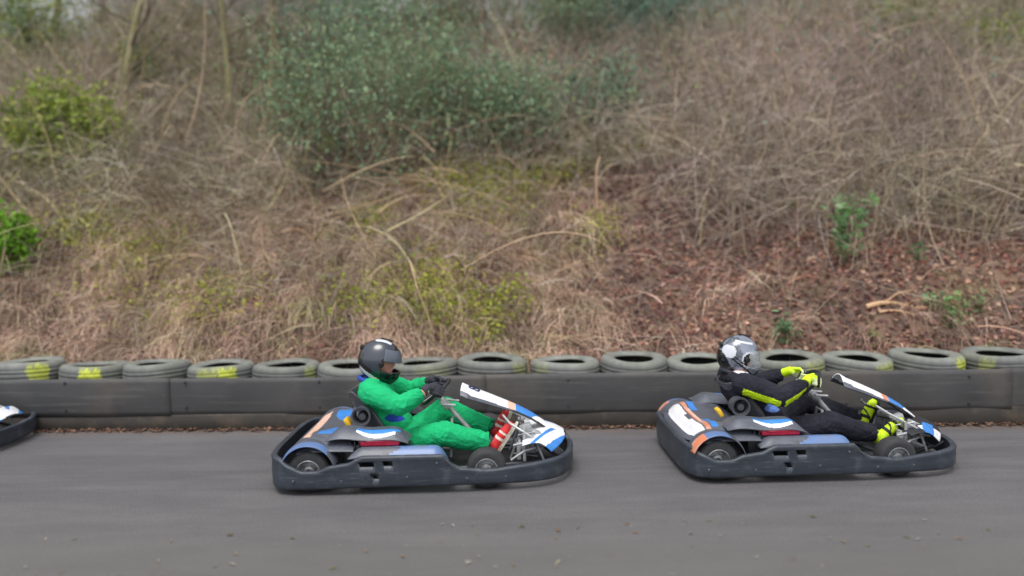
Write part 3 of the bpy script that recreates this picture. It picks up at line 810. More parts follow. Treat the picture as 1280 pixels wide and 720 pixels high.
# ------------------------------------------------------------------ belt barrier
belt_m = mat('conveyor_belt', lin(66, 66, 67), .66, var=.2, scale=2.2, bump=.25, bscale=14, dirt=lin(84, 79, 73), dscale=1.4, dlo=.48, dhi=.66)
scratched(belt_m, (1.2, 1, 26), lin(96, 95, 92), .56, .66, .55)
scratched(belt_m, (2.2, 1, 5), lin(112, 88, 66), .66, .74, .6)
skirt_m = mat('belt_skirt', lin(58, 54, 50), .8, var=.2, scale=3, bump=.3, bscale=12, dirt=lin(84, 74, 62), dscale=4)
br = empty('belt_barrier', (0, 0, 0)); tag(br, 'long dark rubber belt barrier facing the row of tyres along the track', 'barrier')
def wall(za, zb, off, m, name, seed, th=.012, amp=.012, xa=-9, xb=9, lap=0):
    mb = MB(); n = max(20, int((xb - xa) * 14))
    V = []; F = []
    for i in range(n + 1):
        x = xa + (xb - xa) * i / n
        w = amp * float(noise2(np.array(x), np.array(0.), 1.6, seed)) + amp * .4 * float(noise2(np.array(x), np.array(0.), 5, seed + 1))
        zt = zb + .008 * float(noise2(np.array(x), np.array(0.), 1.1, seed + 2)) + .003 * x
        for j in range(9):
            v = j / 8; bow = .012 * math.sin(v * math.pi)
            V.append((x, base_y(x) + off + w * (1 - v * .3) - bow - lap * max(0, (x - xa) / (xb - xa)) ** 6, za + (zt - za) * v))
    for i in range(n):
        for j in range(8): F.append((i * 9 + j, (i + 1) * 9 + j, (i + 1) * 9 + j + 1, i * 9 + j + 1))
    mb.add(V, F); return mb.build(name, [m], br, solid=-th)
bx_ = [-9, -5.7, -3.25, -.35, 2.1, 4.25, 6.6, 9]
for i in range(7):
    wall(.125 + .006 * (i % 3), .485 + .004 * (i % 2), 0, belt_m, 'belt', 21, xa=bx_[i], xb=bx_[i + 1] + .10, lap=.010)
wall(.0, .15, .004, skirt_m, 'kick_strip', 31, .02, .01)
for i in range(16):
    x = -8.8 + i * 1.17 + random.uniform(-.1, .1)
    for zz in (.44, .2):
        mb = MB(); mb.lathe([(.001, -.005), (.010, -.004), (.012, 0), (.012, .012)], (x, base_y(x) - .014, zz + random.uniform(-.01, .01)), 'y', 10)
        mb.build('bolt', [tube], br)

# ------------------------------------------------------------------ tyres
def tyre_mat():
    m = bpy.data.materials.new('weathered_tyre'); m.use_nodes = True; nt = m.node_tree; N = nt.nodes; L = nt.links; b = N['Principled BSDF']
    a = N.new('ShaderNodeAttribute'); a.attribute_name = 'col'; tc = N.new('ShaderNodeTexCoord')
    n = N.new('ShaderNodeTexNoise'); n.inputs['Scale'].default_value = 9; n.inputs['Detail'].default_value = 8; L.new(tc.outputs['Object'], n.inputs['Vector'])
    r = N.new('ShaderNodeMapRange'); r.inputs[1].default_value = .3; r.inputs[2].default_value = .7; r.inputs[3].default_value = .75; r.inputs[4].default_value = 1.25; L.new(n.outputs['Fac'], r.inputs[0])
    v = N.new('ShaderNodeVectorMath'); v.operation = 'SCALE'; L.new(a.outputs['Color'], v.inputs[0]); L.new(r.outputs[0], v.inputs['Scale'])
    L.new(v.outputs[0], b.inputs['Base Color']); b.inputs['Roughness'].default_value = .8
    bp = N.new('ShaderNodeBump'); bp.inputs['Strength'].default_value = .25; bp.inputs['Distance'].default_value = .01
    L.new(n.outputs['Fac'], bp.inputs['Height']); L.new(bp.outputs[0], b.inputs['Normal'])
    return m
TM = tyre_mat()
def tyre_mesh(seed, patches, tint=1.0, greenish=0.0):
    """patches: (angle in degrees, half width, strength) where the yellow-green moss sits on the tread"""
    r = np.random.default_rng(seed); n = 132; w = .20
    prof = [(.178, -w * .38), (.20, -w * .45), (.25, -w * .52), (.28, -w * .50), (.300, -w * .43), (.310, -w * .30), (.313, -w * .22), (.310, -w * .21), (.310, -w * .19), (.314, -w * .17), (.315, -w * .02), (.3125, -.01 * w), (.3125, .02 * w), (.315, .03 * w), (.314, w * .17), (.311, w * .18), (.311, w * .20), (.313, w * .22),
            (.310, w * .30), (.300, w * .43), (.28, w * .50), (.25, w * .52), (.20, w * .46), (.178, w * .39), (.182, w * .33), (.235, w * .36), (.272, w * .28), (.288, 0), (.272, -w * .28), (.235, -w * .36), (.182, -w * .34)]
    k = len(prof); V = []; C = []
    for j in range(n):
        t = 2 * math.pi * j / n
        sq = 1 + .012 * math.sin(2 * t + seed) + .008 * math.sin(3 * t + seed * 2)
        for q, (rr, z) in enumerate(prof):
            rr *= sq; V.append((rr * math.cos(t), rr * math.sin(t), z + .006 * math.sin(2 * t + seed * 1.7)))
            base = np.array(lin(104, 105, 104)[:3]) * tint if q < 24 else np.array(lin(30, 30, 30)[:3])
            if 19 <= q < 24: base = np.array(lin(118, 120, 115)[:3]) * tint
            g = greenish * (.5 + .5 * math.sin(3 * t + seed + 4 * z)); base = base * (1 - g * .35) + np.array(lin(108, 112, 88)[:3]) * g * .35
            if q < 21:
                for (ang, hw, stg) in patches:
                    d = (math.degrees(t) - ang + 180) % 360 - 180
                    nz = math.sin(t * 23 + z * 60 + seed) * .5 + math.sin(t * 51 - z * 110 + seed * 3) * .5
                    e = (1 if abs(d) / hw + .28 * nz < 1 else 0) * stg * (1 if abs(z + .01) < .085 + .02 * nz else .25) * (.8 + .25 * nz)
                    e = min(1, max(0, e))
                    base = base * (1 - e) + np.array(moss_c[:3]) * e
            C.append(base)
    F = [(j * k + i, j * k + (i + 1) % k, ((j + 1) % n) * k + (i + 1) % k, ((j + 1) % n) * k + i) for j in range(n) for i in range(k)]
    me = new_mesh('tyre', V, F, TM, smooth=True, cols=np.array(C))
    bm = bmesh.new(); bm.from_mesh(me.data); bmesh.ops.recalc_face_normals(bm, faces=bm.faces[:]); bm.to_mesh(me.data); bm.free()
    d = me.data; bpy.data.objects.remove(me); return d
plain = [tyre_mesh(i, [], t, g * .6) for i, (t, g) in enumerate(((1, .3), (.9, .7), (1.12, .1)))]
TY = [  # pixel column of the centre, back-rim row, patches, label
    (35, 445, [(-45, 16, .8)], 'weathered tyre at the far end of the row, yellow-green smear beside its narrow hole'),
    (119, 449, [(-72, 17, .95)], 'low tyre with a bright yellow patch on its front tread, second along the row'),
    (197, 446, [], 'plain grey-green tyre between the yellow patched tyres at the row end'),
    (277, 448, [(-95, 20, .45), (-62, 16, .9)], 'tyre with a wide yellow-green streak across its whole front'),
    (358, 447, [(-30, 14, .35)], 'dull tyre beside the wide yellow streaked one, behind the kart tail'),
    (441, 448, [], 'tyre half hidden behind the grey helmet of the green driver'),
    (530, 444, [(-70, 30, .12)], 'tyre just ahead of the green driver above his outstretched gloves'),
    (615, 441, [(-35, 18, .25)], 'grey tyre above the white front fairing of the first kart'),
    (706, 443, [(-135, 16, .15)], 'low tyre midway between the two karts, moss on its edge'),
    (792, 439, [], 'clean pale tyre tilted forward with an open hole between the karts'),
    (877, 441, [], 'tyre touching the back of the silver helmet, half hidden by it'),
    (984, 438, [(-55, 24, .3)], 'tyre just ahead of the silver helmet with a wide dark hole'),
    (1070, 438, [(-55, 22, .45)], 'tyre above the yellow gloves with a faint olive patch'),
    (1157, 434, [(-48, 18, .8)], 'large tyre with a vivid yellow patch at its edge above the bare belt'),
    (1250, 433, [(-140, 12, .3)], 'last tyre in view with the widest hole, beside the vivid yellow patch'),
]
GRP = 'old tyres stacked behind the belt barrier'
spots = []
for i, (px, py, pa, lb) in enumerate(TY):
    Yc = 7.5
    for _ in range(4):
        x = (at_y(px, py + 8, Yc))[0]; Yc = base_y(x) + .345
    top = at_y(px, py, Yc + .30)[2]
    spots.append((x, Yc, top, pa, lb))
def lower(x, y, ztop, n=2):
    for q in range(n):
        o = bpy.data.objects.new('tyre', random.choice(plain)); COL.objects.link(o)
        o.location = (x + random.uniform(-.008, .008), y + random.uniform(0, .006), ztop - .102 - .204 * q); o.rotation_euler = (0, 0, random.uniform(0, 6))
        tag(o, 'grey tyre low in its stack, hidden behind the belt', 'tyre', 'buried tyres under the top row')
for i, (x, y, top, pa, lb) in enumerate(spots):
    me = tyre_mesh(40 + i, pa, random.uniform(.8, 1.08), random.uniform(.3, .9))
    o = bpy.data.objects.new('tyre', me); COL.objects.link(o)
    fx = (-R(2.5) if i in (0, 1, 2) else R(1.0) if i < 9 else R(3.0))
    fx += R(random.uniform(-1.5, 1.3))
    o.location = (x, y, top - .105 - .30 * math.sin(fx) * 0)
    o.rotation_euler = (fx, R(random.uniform(-2.2, 2.2)), 0)
    gaps = [abs(spots[k][0] - x) for k in (i - 1, i + 1) if 0 <= k < len(spots)]
    s = min(1.05, max(.92, sum(gaps) / len(gaps) / .632))
    o.scale = (s, s * random.uniform(.97, 1.02), random.uniform(.94, 1.04))
    tag(o, lb, 'tyre', GRP)
    lower(x, y, top - .215, 2)

# ------------------------------------------------------------------ vegetation builders
def jitter(c, n, amt=.18, hue=.05):
    c = np.asarray(c)[:3]; k = rng.normal(1, amt, (n, 1)).clip(.45, 1.7)
    return (c[None] * k * (1 + rng.normal(0, hue, (n, 3)))).clip(.004, .95)
def pick_cols(cols, n, amt=.18, hue=.05):
    cs = np.array([c[:3] for c in cols]); i = rng.integers(0, len(cs), n); k = rng.normal(1, amt, (n, 1)).clip(.45, 1.8)
    return (cs[i] * k * (1 + rng.normal(0, hue, (n, 3)))).clip(.004, .95)
def unit(v): return v / (np.linalg.norm(v, axis=-1, keepdims=True) + 1e-9)
def strands(root, d, length, droop, width, K=4, wob=.12):
    """curved tapering ribbons: returns verts (n,K+1,2,3) flattened, quads"""
    n = len(root); side = unit(np.cross(d, unit(rng.normal(size=(n, 3)))))
    bend = unit(rng.normal(size=(n, 3))) * wob
    pts = []
    for k in range(K + 1):
        t = k / K
        c = root + d * (length * t)[:, None] + bend * (length * t * t)[:, None]
        c[:, 2] -= droop * length * t * t
        if wob != .30: c[:, 1] = np.maximum(c[:, 1], base_y(c[:, 0]) + .66 - .10 * t)
        w = width * (1 - .75 * t)
        pts.append(np.stack([c - side * w[:, None] / 2, c + side * w[:, None] / 2], 1))
    V = np.stack(pts, 1).reshape(n, (K + 1) * 2, 3)
    b = np.arange(n)[:, None] * (K + 1) * 2
    F = np.stack([np.concatenate([b + 2 * k, b + 2 * k + 1, b + 2 * k + 3, b + 2 * k + 2], 1) for k in range(K)], 1).reshape(-1, 4)
    return V.reshape(-1, 3), F, (K + 1) * 2
def leafs(c, size, elong=1.6, up=.0):
    """folded diamond leaves"""
    n = len(c); a = unit(rng.normal(size=(n, 3))); nn = unit(np.cross(a, rng.normal(size=(n, 3))) + np.array([0, 0, up])); a = unit(np.cross(nn, np.cross(a, nn))); s = np.cross(a, nn)
    sz = size[:, None]
    V = np.stack([c - a * sz * elong / 2, c + s * sz / 2 + nn * sz * .12, c + a * sz * elong / 2, c - s * sz / 2 + nn * sz * .12], 1).reshape(-1, 3)
    F = np.arange(n * 4).reshape(n, 4)
    return V, F, 4
def hexleafs(c, size, elong=1.8, up=0.):
    """six-sided leaves for plants near enough to read"""
    n = len(c); a = unit(rng.normal(size=(n, 3))); nn = unit(np.cross(a, rng.normal(size=(n, 3))) + np.array([0, 0, up])); a = unit(np.cross(nn, np.cross(a, nn))); s = np.cross(a, nn); sz = size[:, None]
    V = np.stack([c - a * sz * elong / 2, c - a * sz * elong * .2 + s * sz * .45 + nn * sz * .1, c + a * sz * elong * .2 + s * sz * .35 + nn * sz * .08, c + a * sz * elong / 2 - nn * sz * .1, c + a * sz * elong * .2 - s * sz * .35 + nn * sz * .08, c - a * sz * elong * .2 - s * sz * .45 + nn * sz * .1], 1).reshape(-1, 3)
    return V, np.arange(n * 6).reshape(n, 6), 6
def veg(name, parts, material, parent=None):
    """parts with equal face sizes -> one mesh"""
    Vs, Fs, Cs = [], [], []; b = 0
    for (V, F, k), col in parts:
        Vs.append(V); Fs.append(F + b); Cs.append(np.repeat(col, k, 0)); b += len(V)
    return new_mesh(name, np.concatenate(Vs), np.concatenate(Fs), MATS[material], parent, False, None, np.concatenate(Cs))
def branches(mb, base, d, length, rad, depth, tips, spread=.55, up=.15, segs=4):
    p = Vector(base); d = Vector(d).normalized(); pts = [p.copy()]; rr = [rad]
    for i in range(segs):
        d = (d + Vector((random.uniform(-1, 1), random.uniform(-1, 1), random.uniform(-.6, 1))) * .16 + Vector((0, 0, up * .3))).normalized()
        p = p + d * length / segs; pts.append(p.copy()); rr.append(rad * (1 - .55 * (i + 1) / segs))
        tips.append((p.copy(), d.copy(), rr[-1]))
    mb.tube(pts, rr, 6 if rad > .02 else 4)
    if depth > 0:
        for i in range(random.choice((2, 3, 3, 4))):
            q = random.randint(1, segs); dd = (d + Vector((random.uniform(-1, 1), random.uniform(-1, 1), random.uniform(-.3, .8))) * spread * 1.6).normalized()
            branches(mb, pts[q], dd, length * random.uniform(.5, .75), rr[q] * .65, depth - 1, tips, spread, up, segs)

TW = [lin(178, 163, 147), lin(164, 149, 137), lin(144, 131, 122), lin(188, 172, 150), lin(156, 147, 124), lin(166, 155, 146)]
bark = mat('grey_bark', lin(110, 98, 88), .9, var=.3, scale=12, bump=.8, bscale=40, dirt=lin(120, 122, 70), dscale=3, dlo=.5, dhi=.6)
mossbark = mat('mossy_bark', lin(134, 126, 100), .95, var=.25, scale=12, bump=.8, bscale=40, dirt=lin(138, 134, 84), dscale=3, dlo=.4, dhi=.6)

# ---- leaf litter on the bank
def hill_pts(n, tmax=6.5, xr=10.5, tmin=.05):
    x = rng.uniform(-xr, xr, n); t = tmin + (tmax - tmin) * rng.random(n) ** 1.0; y = base_y(x) + .68 + t
    return np.stack([x, y, hz(x, y)], 1)
def sm(v, a, b): return np.clip((v - a) / (b - a), 0, 1)
p = hill_pts(90000, 5.5)
p[:, 2] += rng.uniform(.0, .035, len(p))
c = pick_cols([lin(176, 132, 118), lin(156, 110, 98), lin(134, 98, 92), lin(190, 156, 136), lin(112, 88, 86), lin(164, 136, 118)], len(p), .22)
ppx, ppy = proj(p); pur = np.exp(-(((ppx - 830) / 110) ** 2 + ((ppy - 245) / 45) ** 2))[:, None] + .6 * np.exp(-(((ppx - 30) / 60) ** 2 + ((ppy - 400) / 50) ** 2))[:, None]
c = c * (1 - pur.clip(0, 1) * np.array([[.42, .38, .28]])) * (1 + .18 * noise2(p[:, 0], p[:, 1], 3.0, 71)[:, None])
litter = veg('leaf_litter', [(leafs(p, rng.uniform(.022, .06, len(p)), 1.4, .9), c)], 'leaf_material'); tag(litter, kind='stuff')

# ---- dry grass: drooping tussocks down the left and middle of the bank
def dens_grass(px, py):
    n = noise2(px / 60, py / 40, 1.2, 9)
    m = sm(-px, -800, -680) * sm(py, 225, 275) + .18 * sm(px, 650, 900) * sm(py, 330, 400) 
    m = m * (.75 + .35 * n)
    m *= 1 - .8 * sm(-px, -70, -20) * sm(py, 220, 330) * sm(-py, -420, -330)
    return np.clip(m, 0, 1)
tus = hill_pts(9500, 5.4)
px, py = proj(tus); keep = rng.random(len(tus)) < dens_grass(px, py); tus = tus[keep]
per = 26
root = np.repeat(tus, per, 0) + rng.normal(0, .07, (len(tus) * per, 3)) * np.array([1.3, 1, .15])
root[:, 2] = np.maximum(root[:, 2], hz(root[:, 0], root[:, 1]) - .03)
tl = np.repeat(rng.uniform(.22, .70, len(tus)), per)
lean = np.repeat(rng.normal(0, .45, (len(tus), 1)), per, 0)
d = unit(np.concatenate([lean + rng.normal(0, .40, (len(root), 1)), -.80 + rng.normal(0, .35, (len(root), 1)), .75 + rng.normal(0, .3, (len(root), 1))], 1))
tc_ = np.repeat(pick_cols([lin(200, 172, 150), lin(186, 158, 138), lin(170, 146, 128), lin(212, 184, 164), lin(160, 150, 116), lin(152, 130, 116)], len(tus), .12, .03), per, 0)
sw = .98 + .34 * noise2(root[:, 0] * 3.2 + root[:, 1] * .5, root[:, 1] * .7, 2.0, 41)[:, None]; ol = np.clip(noise2(root[:, 0], root[:, 1], 2.2, 43) + .1, 0, 1)[:, None]
tc_ = tc_ * sw * (1 - ol * np.array([[.08, .07, .10]]))
gc = (tc_ * rng.normal(1, .2, (len(root), 1)).clip(.5, 1.5)).clip(.01, .9)
grass = veg('dry_grass', [(strands(root, d, tl * rng.uniform(.5, 1.3, len(root)), rng.uniform(.5, 1.3, len(root)), rng.uniform(.004, .010, len(root)), 4, .2), gc)], 'stem_material'); tag(grass, kind='stuff')

# ---- bramble and dead stem tangles
def tangle(n, dens, lmin, lmax, hmax, cols, width=(.004, .012), tmin=.4, tmax=9, up=.5, K=5, spread=1.0):
    q = hill_pts(n * 3, tmax, 11.5, tmin); px, py = proj(q); q = q[rng.random(len(q)) < dens(px, py, q)][:n]; n = len(q)
    q[:, 2] += rng.random(n) ** 1.6 * hmax
    big = noise2(q[:, 0], q[:, 1], 2.4, 17)[:, None]; hue = noise2(q[:, 0], q[:, 1], 1.3, 23)[:, None] + np.where(q[:, :1] < -1.5, .5, -.1)
    tint = (1 + .16 * big) * (1 + np.clip(hue, -1, 1) * np.array([[-.04, .02, -.07]]))
    d = unit(np.stack([rng.normal(0, spread, n), rng.normal(0, .6, n) - .15, rng.normal(up, .6, n)], 1))
    L_ = rng.uniform(lmin, lmax, n)
    return (strands(q, d, L_, rng.uniform(-.1, .9, n), rng.uniform(*width, n), K, .35), (pick_cols(cols, n, .2, .04) * tint).clip(.01, .9))
def d_brush(px, py, q):
    a = sm(px, 800, 900) * sm(-py, -335, -270)              # the bare thicket over the litter
    b = sm(-px, -400, -330) * sm(-py, -330, -240) * .9       # the brown tangle on the other end
    c = np.maximum(sm(-py, -190, -130) * .75, .7 * sm(px, 340, 400) * sm(-px, -860, -800) * sm(-py, -245, -215))
    lf = 1 - .55 * (px < 150) * (py < 110)
    return np.clip(np.maximum(np.maximum(a, b), c), 0, 1) * lf
def d_left(px, py, q): return sm(-px, -760, -600) * sm(-py, -400, -300) * .6 + .1
br1 = tangle(85000, d_brush, .35, 1.0, .9, TW, tmin=1.6, tmax=7.5)
br2 = tangle(9000, d_brush, .8, 1.9, .5, TW[:3] + [lin(150, 146, 110)], (.006, .016), tmin=1.8, tmax=7.0, up=1.3, spread=.5)
br3 = tangle(14000, d_left, .3, .9, .35, TW + [lin(180, 150, 125)], tmin=.4, tmax=5)
br4 = tangle(1500, lambda px, py, q: d_left(px, py, q) * sm(-px, -820, -700) + .3 * d_brush(px, py, q), .9, 2.2, .6, [lin(206, 178, 146), lin(180, 156, 130), lin(150, 132, 112), lin(160, 150, 104)], (.012, .026), tmin=.6, tmax=6.5, up=.7, K=7, spread=.9)
br5 = tangle(2600, lambda px, py, q: np.clip(np.exp(-((px - 1180) / 60) ** 2) + .5 * np.exp(-((px - 930) / 40) ** 2) + .25 * sm(px, 850, 950), 0, 1) * sm(-py, -350, -300) * sm(py, 90, 160), .7, 1.7, .1, [lin(196, 176, 150), lin(170, 152, 130), lin(150, 132, 118)], (.006, .014), tmin=1.0, tmax=5.5, up=2.6, K=6, spread=.35)
tag(veg('undergrowth', [br1], 'stem_material'), kind='stuff')
tag(veg('bramble_undergrowth', [br4], 'stem_material'), kind='stuff')
tag(veg('sapling_undergrowth', [br5], 'stem_material'), kind='stuff')
o2 = veg('bramble_foliage', [br2], 'stem_material'); tag(o2, kind='stuff')
o3 = veg('dead_bramble_undergrowth', [br3], 'stem_material'); tag(o3, kind='stuff')

# ---- sparse leaves of ivy and bramble threaded through the upper tangle
n = 150000; q = hill_pts(n, 7.4, 11.5, 1.8); px, py = proj(q)
nz = noise2(px / 55, py / 38, 1.0, 31)
dn = sm(-py, -235, -150) * (.10 + .75 * sm(px, 300, 400) * sm(-px, -820, -680) + .28 * sm(-px, -340, -250) + .25 * sm(px, 760, 830) * sm(-px, -980, -900) * sm(-py, -110, -50) + .12 * sm(px, 1050, 1150) * sm(-py, -130, -80)) * (.6 + .9 * np.clip(nz, -.6, 1))
kp = rng.random(n) < dn * .95; q = q[kp]; px = px[kp]; n = len(q)
q[:, 2] += rng.random(n) * 1.15
cL = pick_cols([lin(150, 156, 100), lin(134, 146, 92), lin(160, 160, 112)], n, .2); cM = pick_cols([lin(148, 162, 138), lin(134, 154, 134), lin(150, 156, 128)], n, .2); cR = pick_cols([lin(150, 156, 104), lin(128, 160, 140)], n, .2)
wL = (px + rng.normal(0, 60, n) < 335)[:, None]; wR = (px + rng.normal(0, 60, n) > 820)[:, None]
tag(veg('ivy_leaves', [(leafs(q, rng.uniform(.025, .06, n), 1.5, .3), np.where(wL, cL, np.where(wR, cR, cM)))], 'leaf_material'), kind='stuff')

# ---- far wood behind the crest
def far_wood():
    n = 42000; x = rng.uniform(-16, 16, n); y = rng.uniform(14.3, 20, n)
    z = hz(x, y) + rng.random(n) ** 1.2 * 4.2
    q = np.stack([x, y, z], 1); px, py = proj(q)
    gap = np.maximum(np.exp(-((px - 60) / 90) ** 2) * sm(-py, -110, -60), np.exp(-((px - 495) / 45) ** 2) * sm(-py, -70, -20))
    q = q[rng.random(n) > gap * .96]; n = len(q)
    d = unit(np.stack([rng.normal(0, .7, n), rng.normal(0, .6, n), rng.normal(.7, .6, n)], 1))
    a = (strands(q, d, rng.uniform(.6, 1.9, n), rng.uniform(-.1, .6, n), rng.uniform(.008, .024, n), 4, .3), pick_cols([lin(140, 130, 118), lin(120, 112, 104), lin(150, 140, 120), lin(128, 128, 104)], n, .18))
    return a
tag(veg('woods', [far_wood()], 'stem_material'), kind='stuff')

# ---- moss and low green growth in patches on the bank
MP = [(620, 262, 45, 22), (540, 372, 42, 30), (745, 302, 20, 12), (640, 392, 18, 12), (560, 412, 22, 14), (610, 425, 16, 18), (700, 228, 26, 10), (640, 232, 34, 12), (470, 290, 20, 14), (180, 330, 60, 26), (110, 300, 60, 20), (230, 395, 80, 26), (720, 200, 50, 12), (800, 195, 50, 8), (560, 235, 50, 15), (480, 395, 60, 20)]
ps = []; cs = []
for (cx, cy, rx, ry) in MP:
    n = int(rx * ry * 2.2); n = min(n, 1500); a = rng.normal(0, .75, (n, 2)); w = np.array([on_hill(cx + rx * u, cy + ry * v) for u, v in a[:n // 4]])
    w = np.repeat(w, 4, 0) + rng.normal(0, .07, (len(w) * 4, 3)) * np.array([1, 1, .3]); w[:, 2] = hz(w[:, 0], w[:, 1]) + rng.random(len(w)) ** 1.2 * .34; ps.append(w)
ps = np.concatenate(ps)
tag(veg('moss_weeds', [(leafs(ps, rng.uniform(.012, .034, len(ps)), 2.0, .4), pick_cols([lin(176, 182, 66), lin(158, 166, 72), lin(176, 172, 94), lin(134, 146, 74)], len(ps), .2))], 'leaf_material'), kind='stuff')

# ---- shrubs and trees
def shrub(px, py, h, w, label, cols, nleaf, size=(.022, .050), name='shrub', back=0, dens_stems=7, group=None, sink=0, up=.0, twig=True):
    b = on_hill(px, py); b = Vector((b[0], b[1] + back, float(hz(b[0], b[1] + back)) - .03 - sink))
    e = empty(name, b); tag(e, label, 'shrub' if 'shrub' in name else name.replace('_', ' '), group)
    mb = MB(); tips = []
    for i in range(dens_stems):
        d = Vector((random.uniform(-1, 1) * w / h * .8, random.uniform(-.6, .4), 1))
        branches(mb, (random.uniform(-.12, .12), random.uniform(-.12, .12), 0), d, h * .62, .018 + .006 * h, 2, tips, .55, .2)
    mb.build('branches', [bark], e)
    T = np.array([t[0] for t in tips])
    k = rng.integers(0, len(T), nleaf); cl = T[k] + rng.normal(0, .13 * max(w, h) + .02, (nleaf, 3))
    sel = cl[:, 2] > .02; cl = cl[sel]; ck = pick_cols(cols, len(T), .14, .03)[k[sel]] * rng.normal(1, .06, (len(cl), 1)).clip(.6, 1.5)
    veg('foliage', [(leafs(cl, rng.uniform(*size, len(cl)), 1.7, up), ck.clip(.005, .9))], 'leaf_material', e)
    return e
SAGE = [lin(142, 166, 130), lin(132, 160, 128), lin(122, 148, 120), lin(146, 164, 126), lin(140, 150, 116), lin(136, 158, 132)]
TEAL = [lin(128, 166, 148), lin(110, 150, 134), lin(142, 168, 148)]
GRN = [lin(140, 158, 76), lin(158, 172, 80), lin(122, 138, 76), lin(164, 166, 100)]
shrub(430, 240, 2.1, 1.7, 'tall sage green evergreen shrub rising over the green driver', SAGE, 3800, name='evergreen_shrub')
shrub(545, 205, 1.7, 2.0, 'rounder grey-green shrub next to the tall sage one at mid slope', SAGE, 4400, name='evergreen_shrub')
shrub(640, 205, 1.4, 1.7, 'low spreading grey-green shrub high on the slope between the karts', SAGE[1:], 5500, name='evergreen_shrub')
shrub(755, 190, 1.2, 1.2, 'darkest green shrub above the patch of bare red litter', SAGE[1:3] + [lin(90, 100, 98)], 2600, name='evergreen_shrub')
shrub(385, 150, 2.2, 1.5, 'loose blue-green shrub beside the mossy upright trunks', SAGE[:3] + TEAL[:1], 3400, name='evergreen_shrub')
shrub(470, 125, 1.9, 1.5, 'grey-green bush filling the crest under the small sky gap', SAGE, 4600, name='evergreen_bush', back=.4)
shrub(670, 120, 1.8, 1.9, 'wide hazy olive bush on the crest above the low spreading shrub', SAGE[3:], 4600, name='evergreen_bush', back=.7)
shrub(860, 100, 1.9, 2.0, 'teal foliaged bush on the crest above the black suited driver', TEAL, 7000, name='evergreen_bush', back=1.0)
shrub(770, 110, 1.7, 1.4, 'blue-green bush crowding against the teal one on the crest', TEAL[:2] + SAGE[1:3], 4600, name='evergreen_bush', back=.9)
shrub(570, 110, 1.8, 1.6, 'pale olive bush on the crest behind the shrubs', [lin(146, 152, 120), lin(132, 138, 112)], 4600, name='evergreen_bush', back=.8)
shrub(85, 225, .95, 1.3, 'yellow-green leafy bramble mound under the leaning trunk', GRN, 4200, (.035, .07), name='bramble_bush')
shrub(180, 130, .8, .8, 'small olive green bramble behind the brown tangle', GRN[2:] + SAGE[:1], 1700, name='bramble_bush')
shrub(2, 345, .60, .35, 'bright green leafy clump at the edge of the frame on low slope', [lin(104, 150, 46), lin(128, 170, 60)], 1800, (.03, .06), name='leafy_bush', dens_stems=4)
shrub(30, 130, 1.5, 1.0, 'ivy green bush below the sky gap', GRN[1:3] + SAGE[:2], 3600, name='ivy_bush', back=.5)
shrub(1130, 60, .8, 1.6, 'moss yellow low bush on the crest over the brown thicket', GRN, 2600, (.02, .05), name='mossy_bush')
shrub(1250, 100, .8, .9, 'moss green bush near the arching pale branch', GRN, 1800, (.02, .05), name='mossy_bush')

def tree(px, py, h, rad, lean, label, material, depth=3, back=0, name='bare_tree', fork=.4, ivy=0):
    b = on_hill(px, py); b = Vector((b[0], b[1] + back, float(hz(b[0], b[1] + back)) - .1))
    e = empty(name, b); tag(e, label, 'tree')
    mb = MB(); p_ = Vector((0, 0, 0)); d = Vector(lean).normalized(); pts = [p_.copy()]; rr = [rad]; tips = []
    for i in range(9):
        d = (d + Vector((random.uniform(-1, 1), random.uniform(-1, 1), .3)) * .07).normalized(); p_ = p_ + d * h / 9; pts.append(p_.copy()); rr.append(rad * (1 - .07 * (i + 1)))
    mb.tube(pts, rr, 10); mb.build('trunk', [material], e)
    mb = MB()
    for i in range(3, 10):
        for _ in range(2):
            dd = Vector((random.uniform(-1, 1), random.uniform(-1, 1), random.uniform(.2, .9)))
            branches(mb, pts[i], dd, h * random.uniform(.18, .34), rr[i] * .38, depth - 1, tips, .5, .1)
    mb.build('branches', [bark], e)
    T = np.array([t[0] for t in tips]); k = rng.integers(0, len(T), 1500)
    dd = unit(rng.normal(size=(1500, 3)) + np.array([0, 0, .4]))
    veg('twigs', [(strands(T[k], dd, rng.uniform(.15, .5, 1500), rng.uniform(0, .5, 1500), rng.uniform(.004, .009, 1500), 3, .30), pick_cols(TW, 1500))], 'stem_material', e)
    if ivy:
        q = np.array(pts); n = ivy; s_ = rng.random(n) * 9; i0 = s_.astype(int).clip(0, 8); f_ = (s_ - i0)[:, None]
        c = q[i0] * (1 - f_) + q[i0 + 1] * f_ + rng.normal(0, rad * 1.6, (n, 3))
        veg('ivy', [(leafs(c, rng.uniform(.03, .06, n), 1.2), pick_cols(GRN[2:] + SAGE[:1], n))], 'leaf_material', e)
    return e
tree(143, 165, 3.2, .075, (.22, .1, 1), 'mossy trunk leaning over at a slant beside the bramble mound', mossbark)
tree(283, 190, 3.2, .065, (-.02, .1, 1), 'upright pale mossy trunk, first of the close pair', mossbark)
tree(343, 185, 3.2, .07, (-.05, .1, 1), 'upright mossy trunk beside the blue-green shrub', mossbark)
tree(20, 110, 4.5, .07, (.05, 0, 1), 'bare tree standing against the sky gap at the crest edge', bark, back=1.0, ivy=700)
tree(95, 100, 4.5, .06, (-.05, 0, 1), 'ivy hung tree in the middle of the sky gap', bark, back=1.2, ivy=1500)
tree(150, 95, 4.5, .06, (.1, 0, 1), 'thin bare tree behind the leaning mossy trunk', bark, back=1.6)
tree(455, 85, 4.2, .06, (-.05, 0, 1), 'bare tree behind the tall sage shrub by the small sky gap', bark, back=1.6)
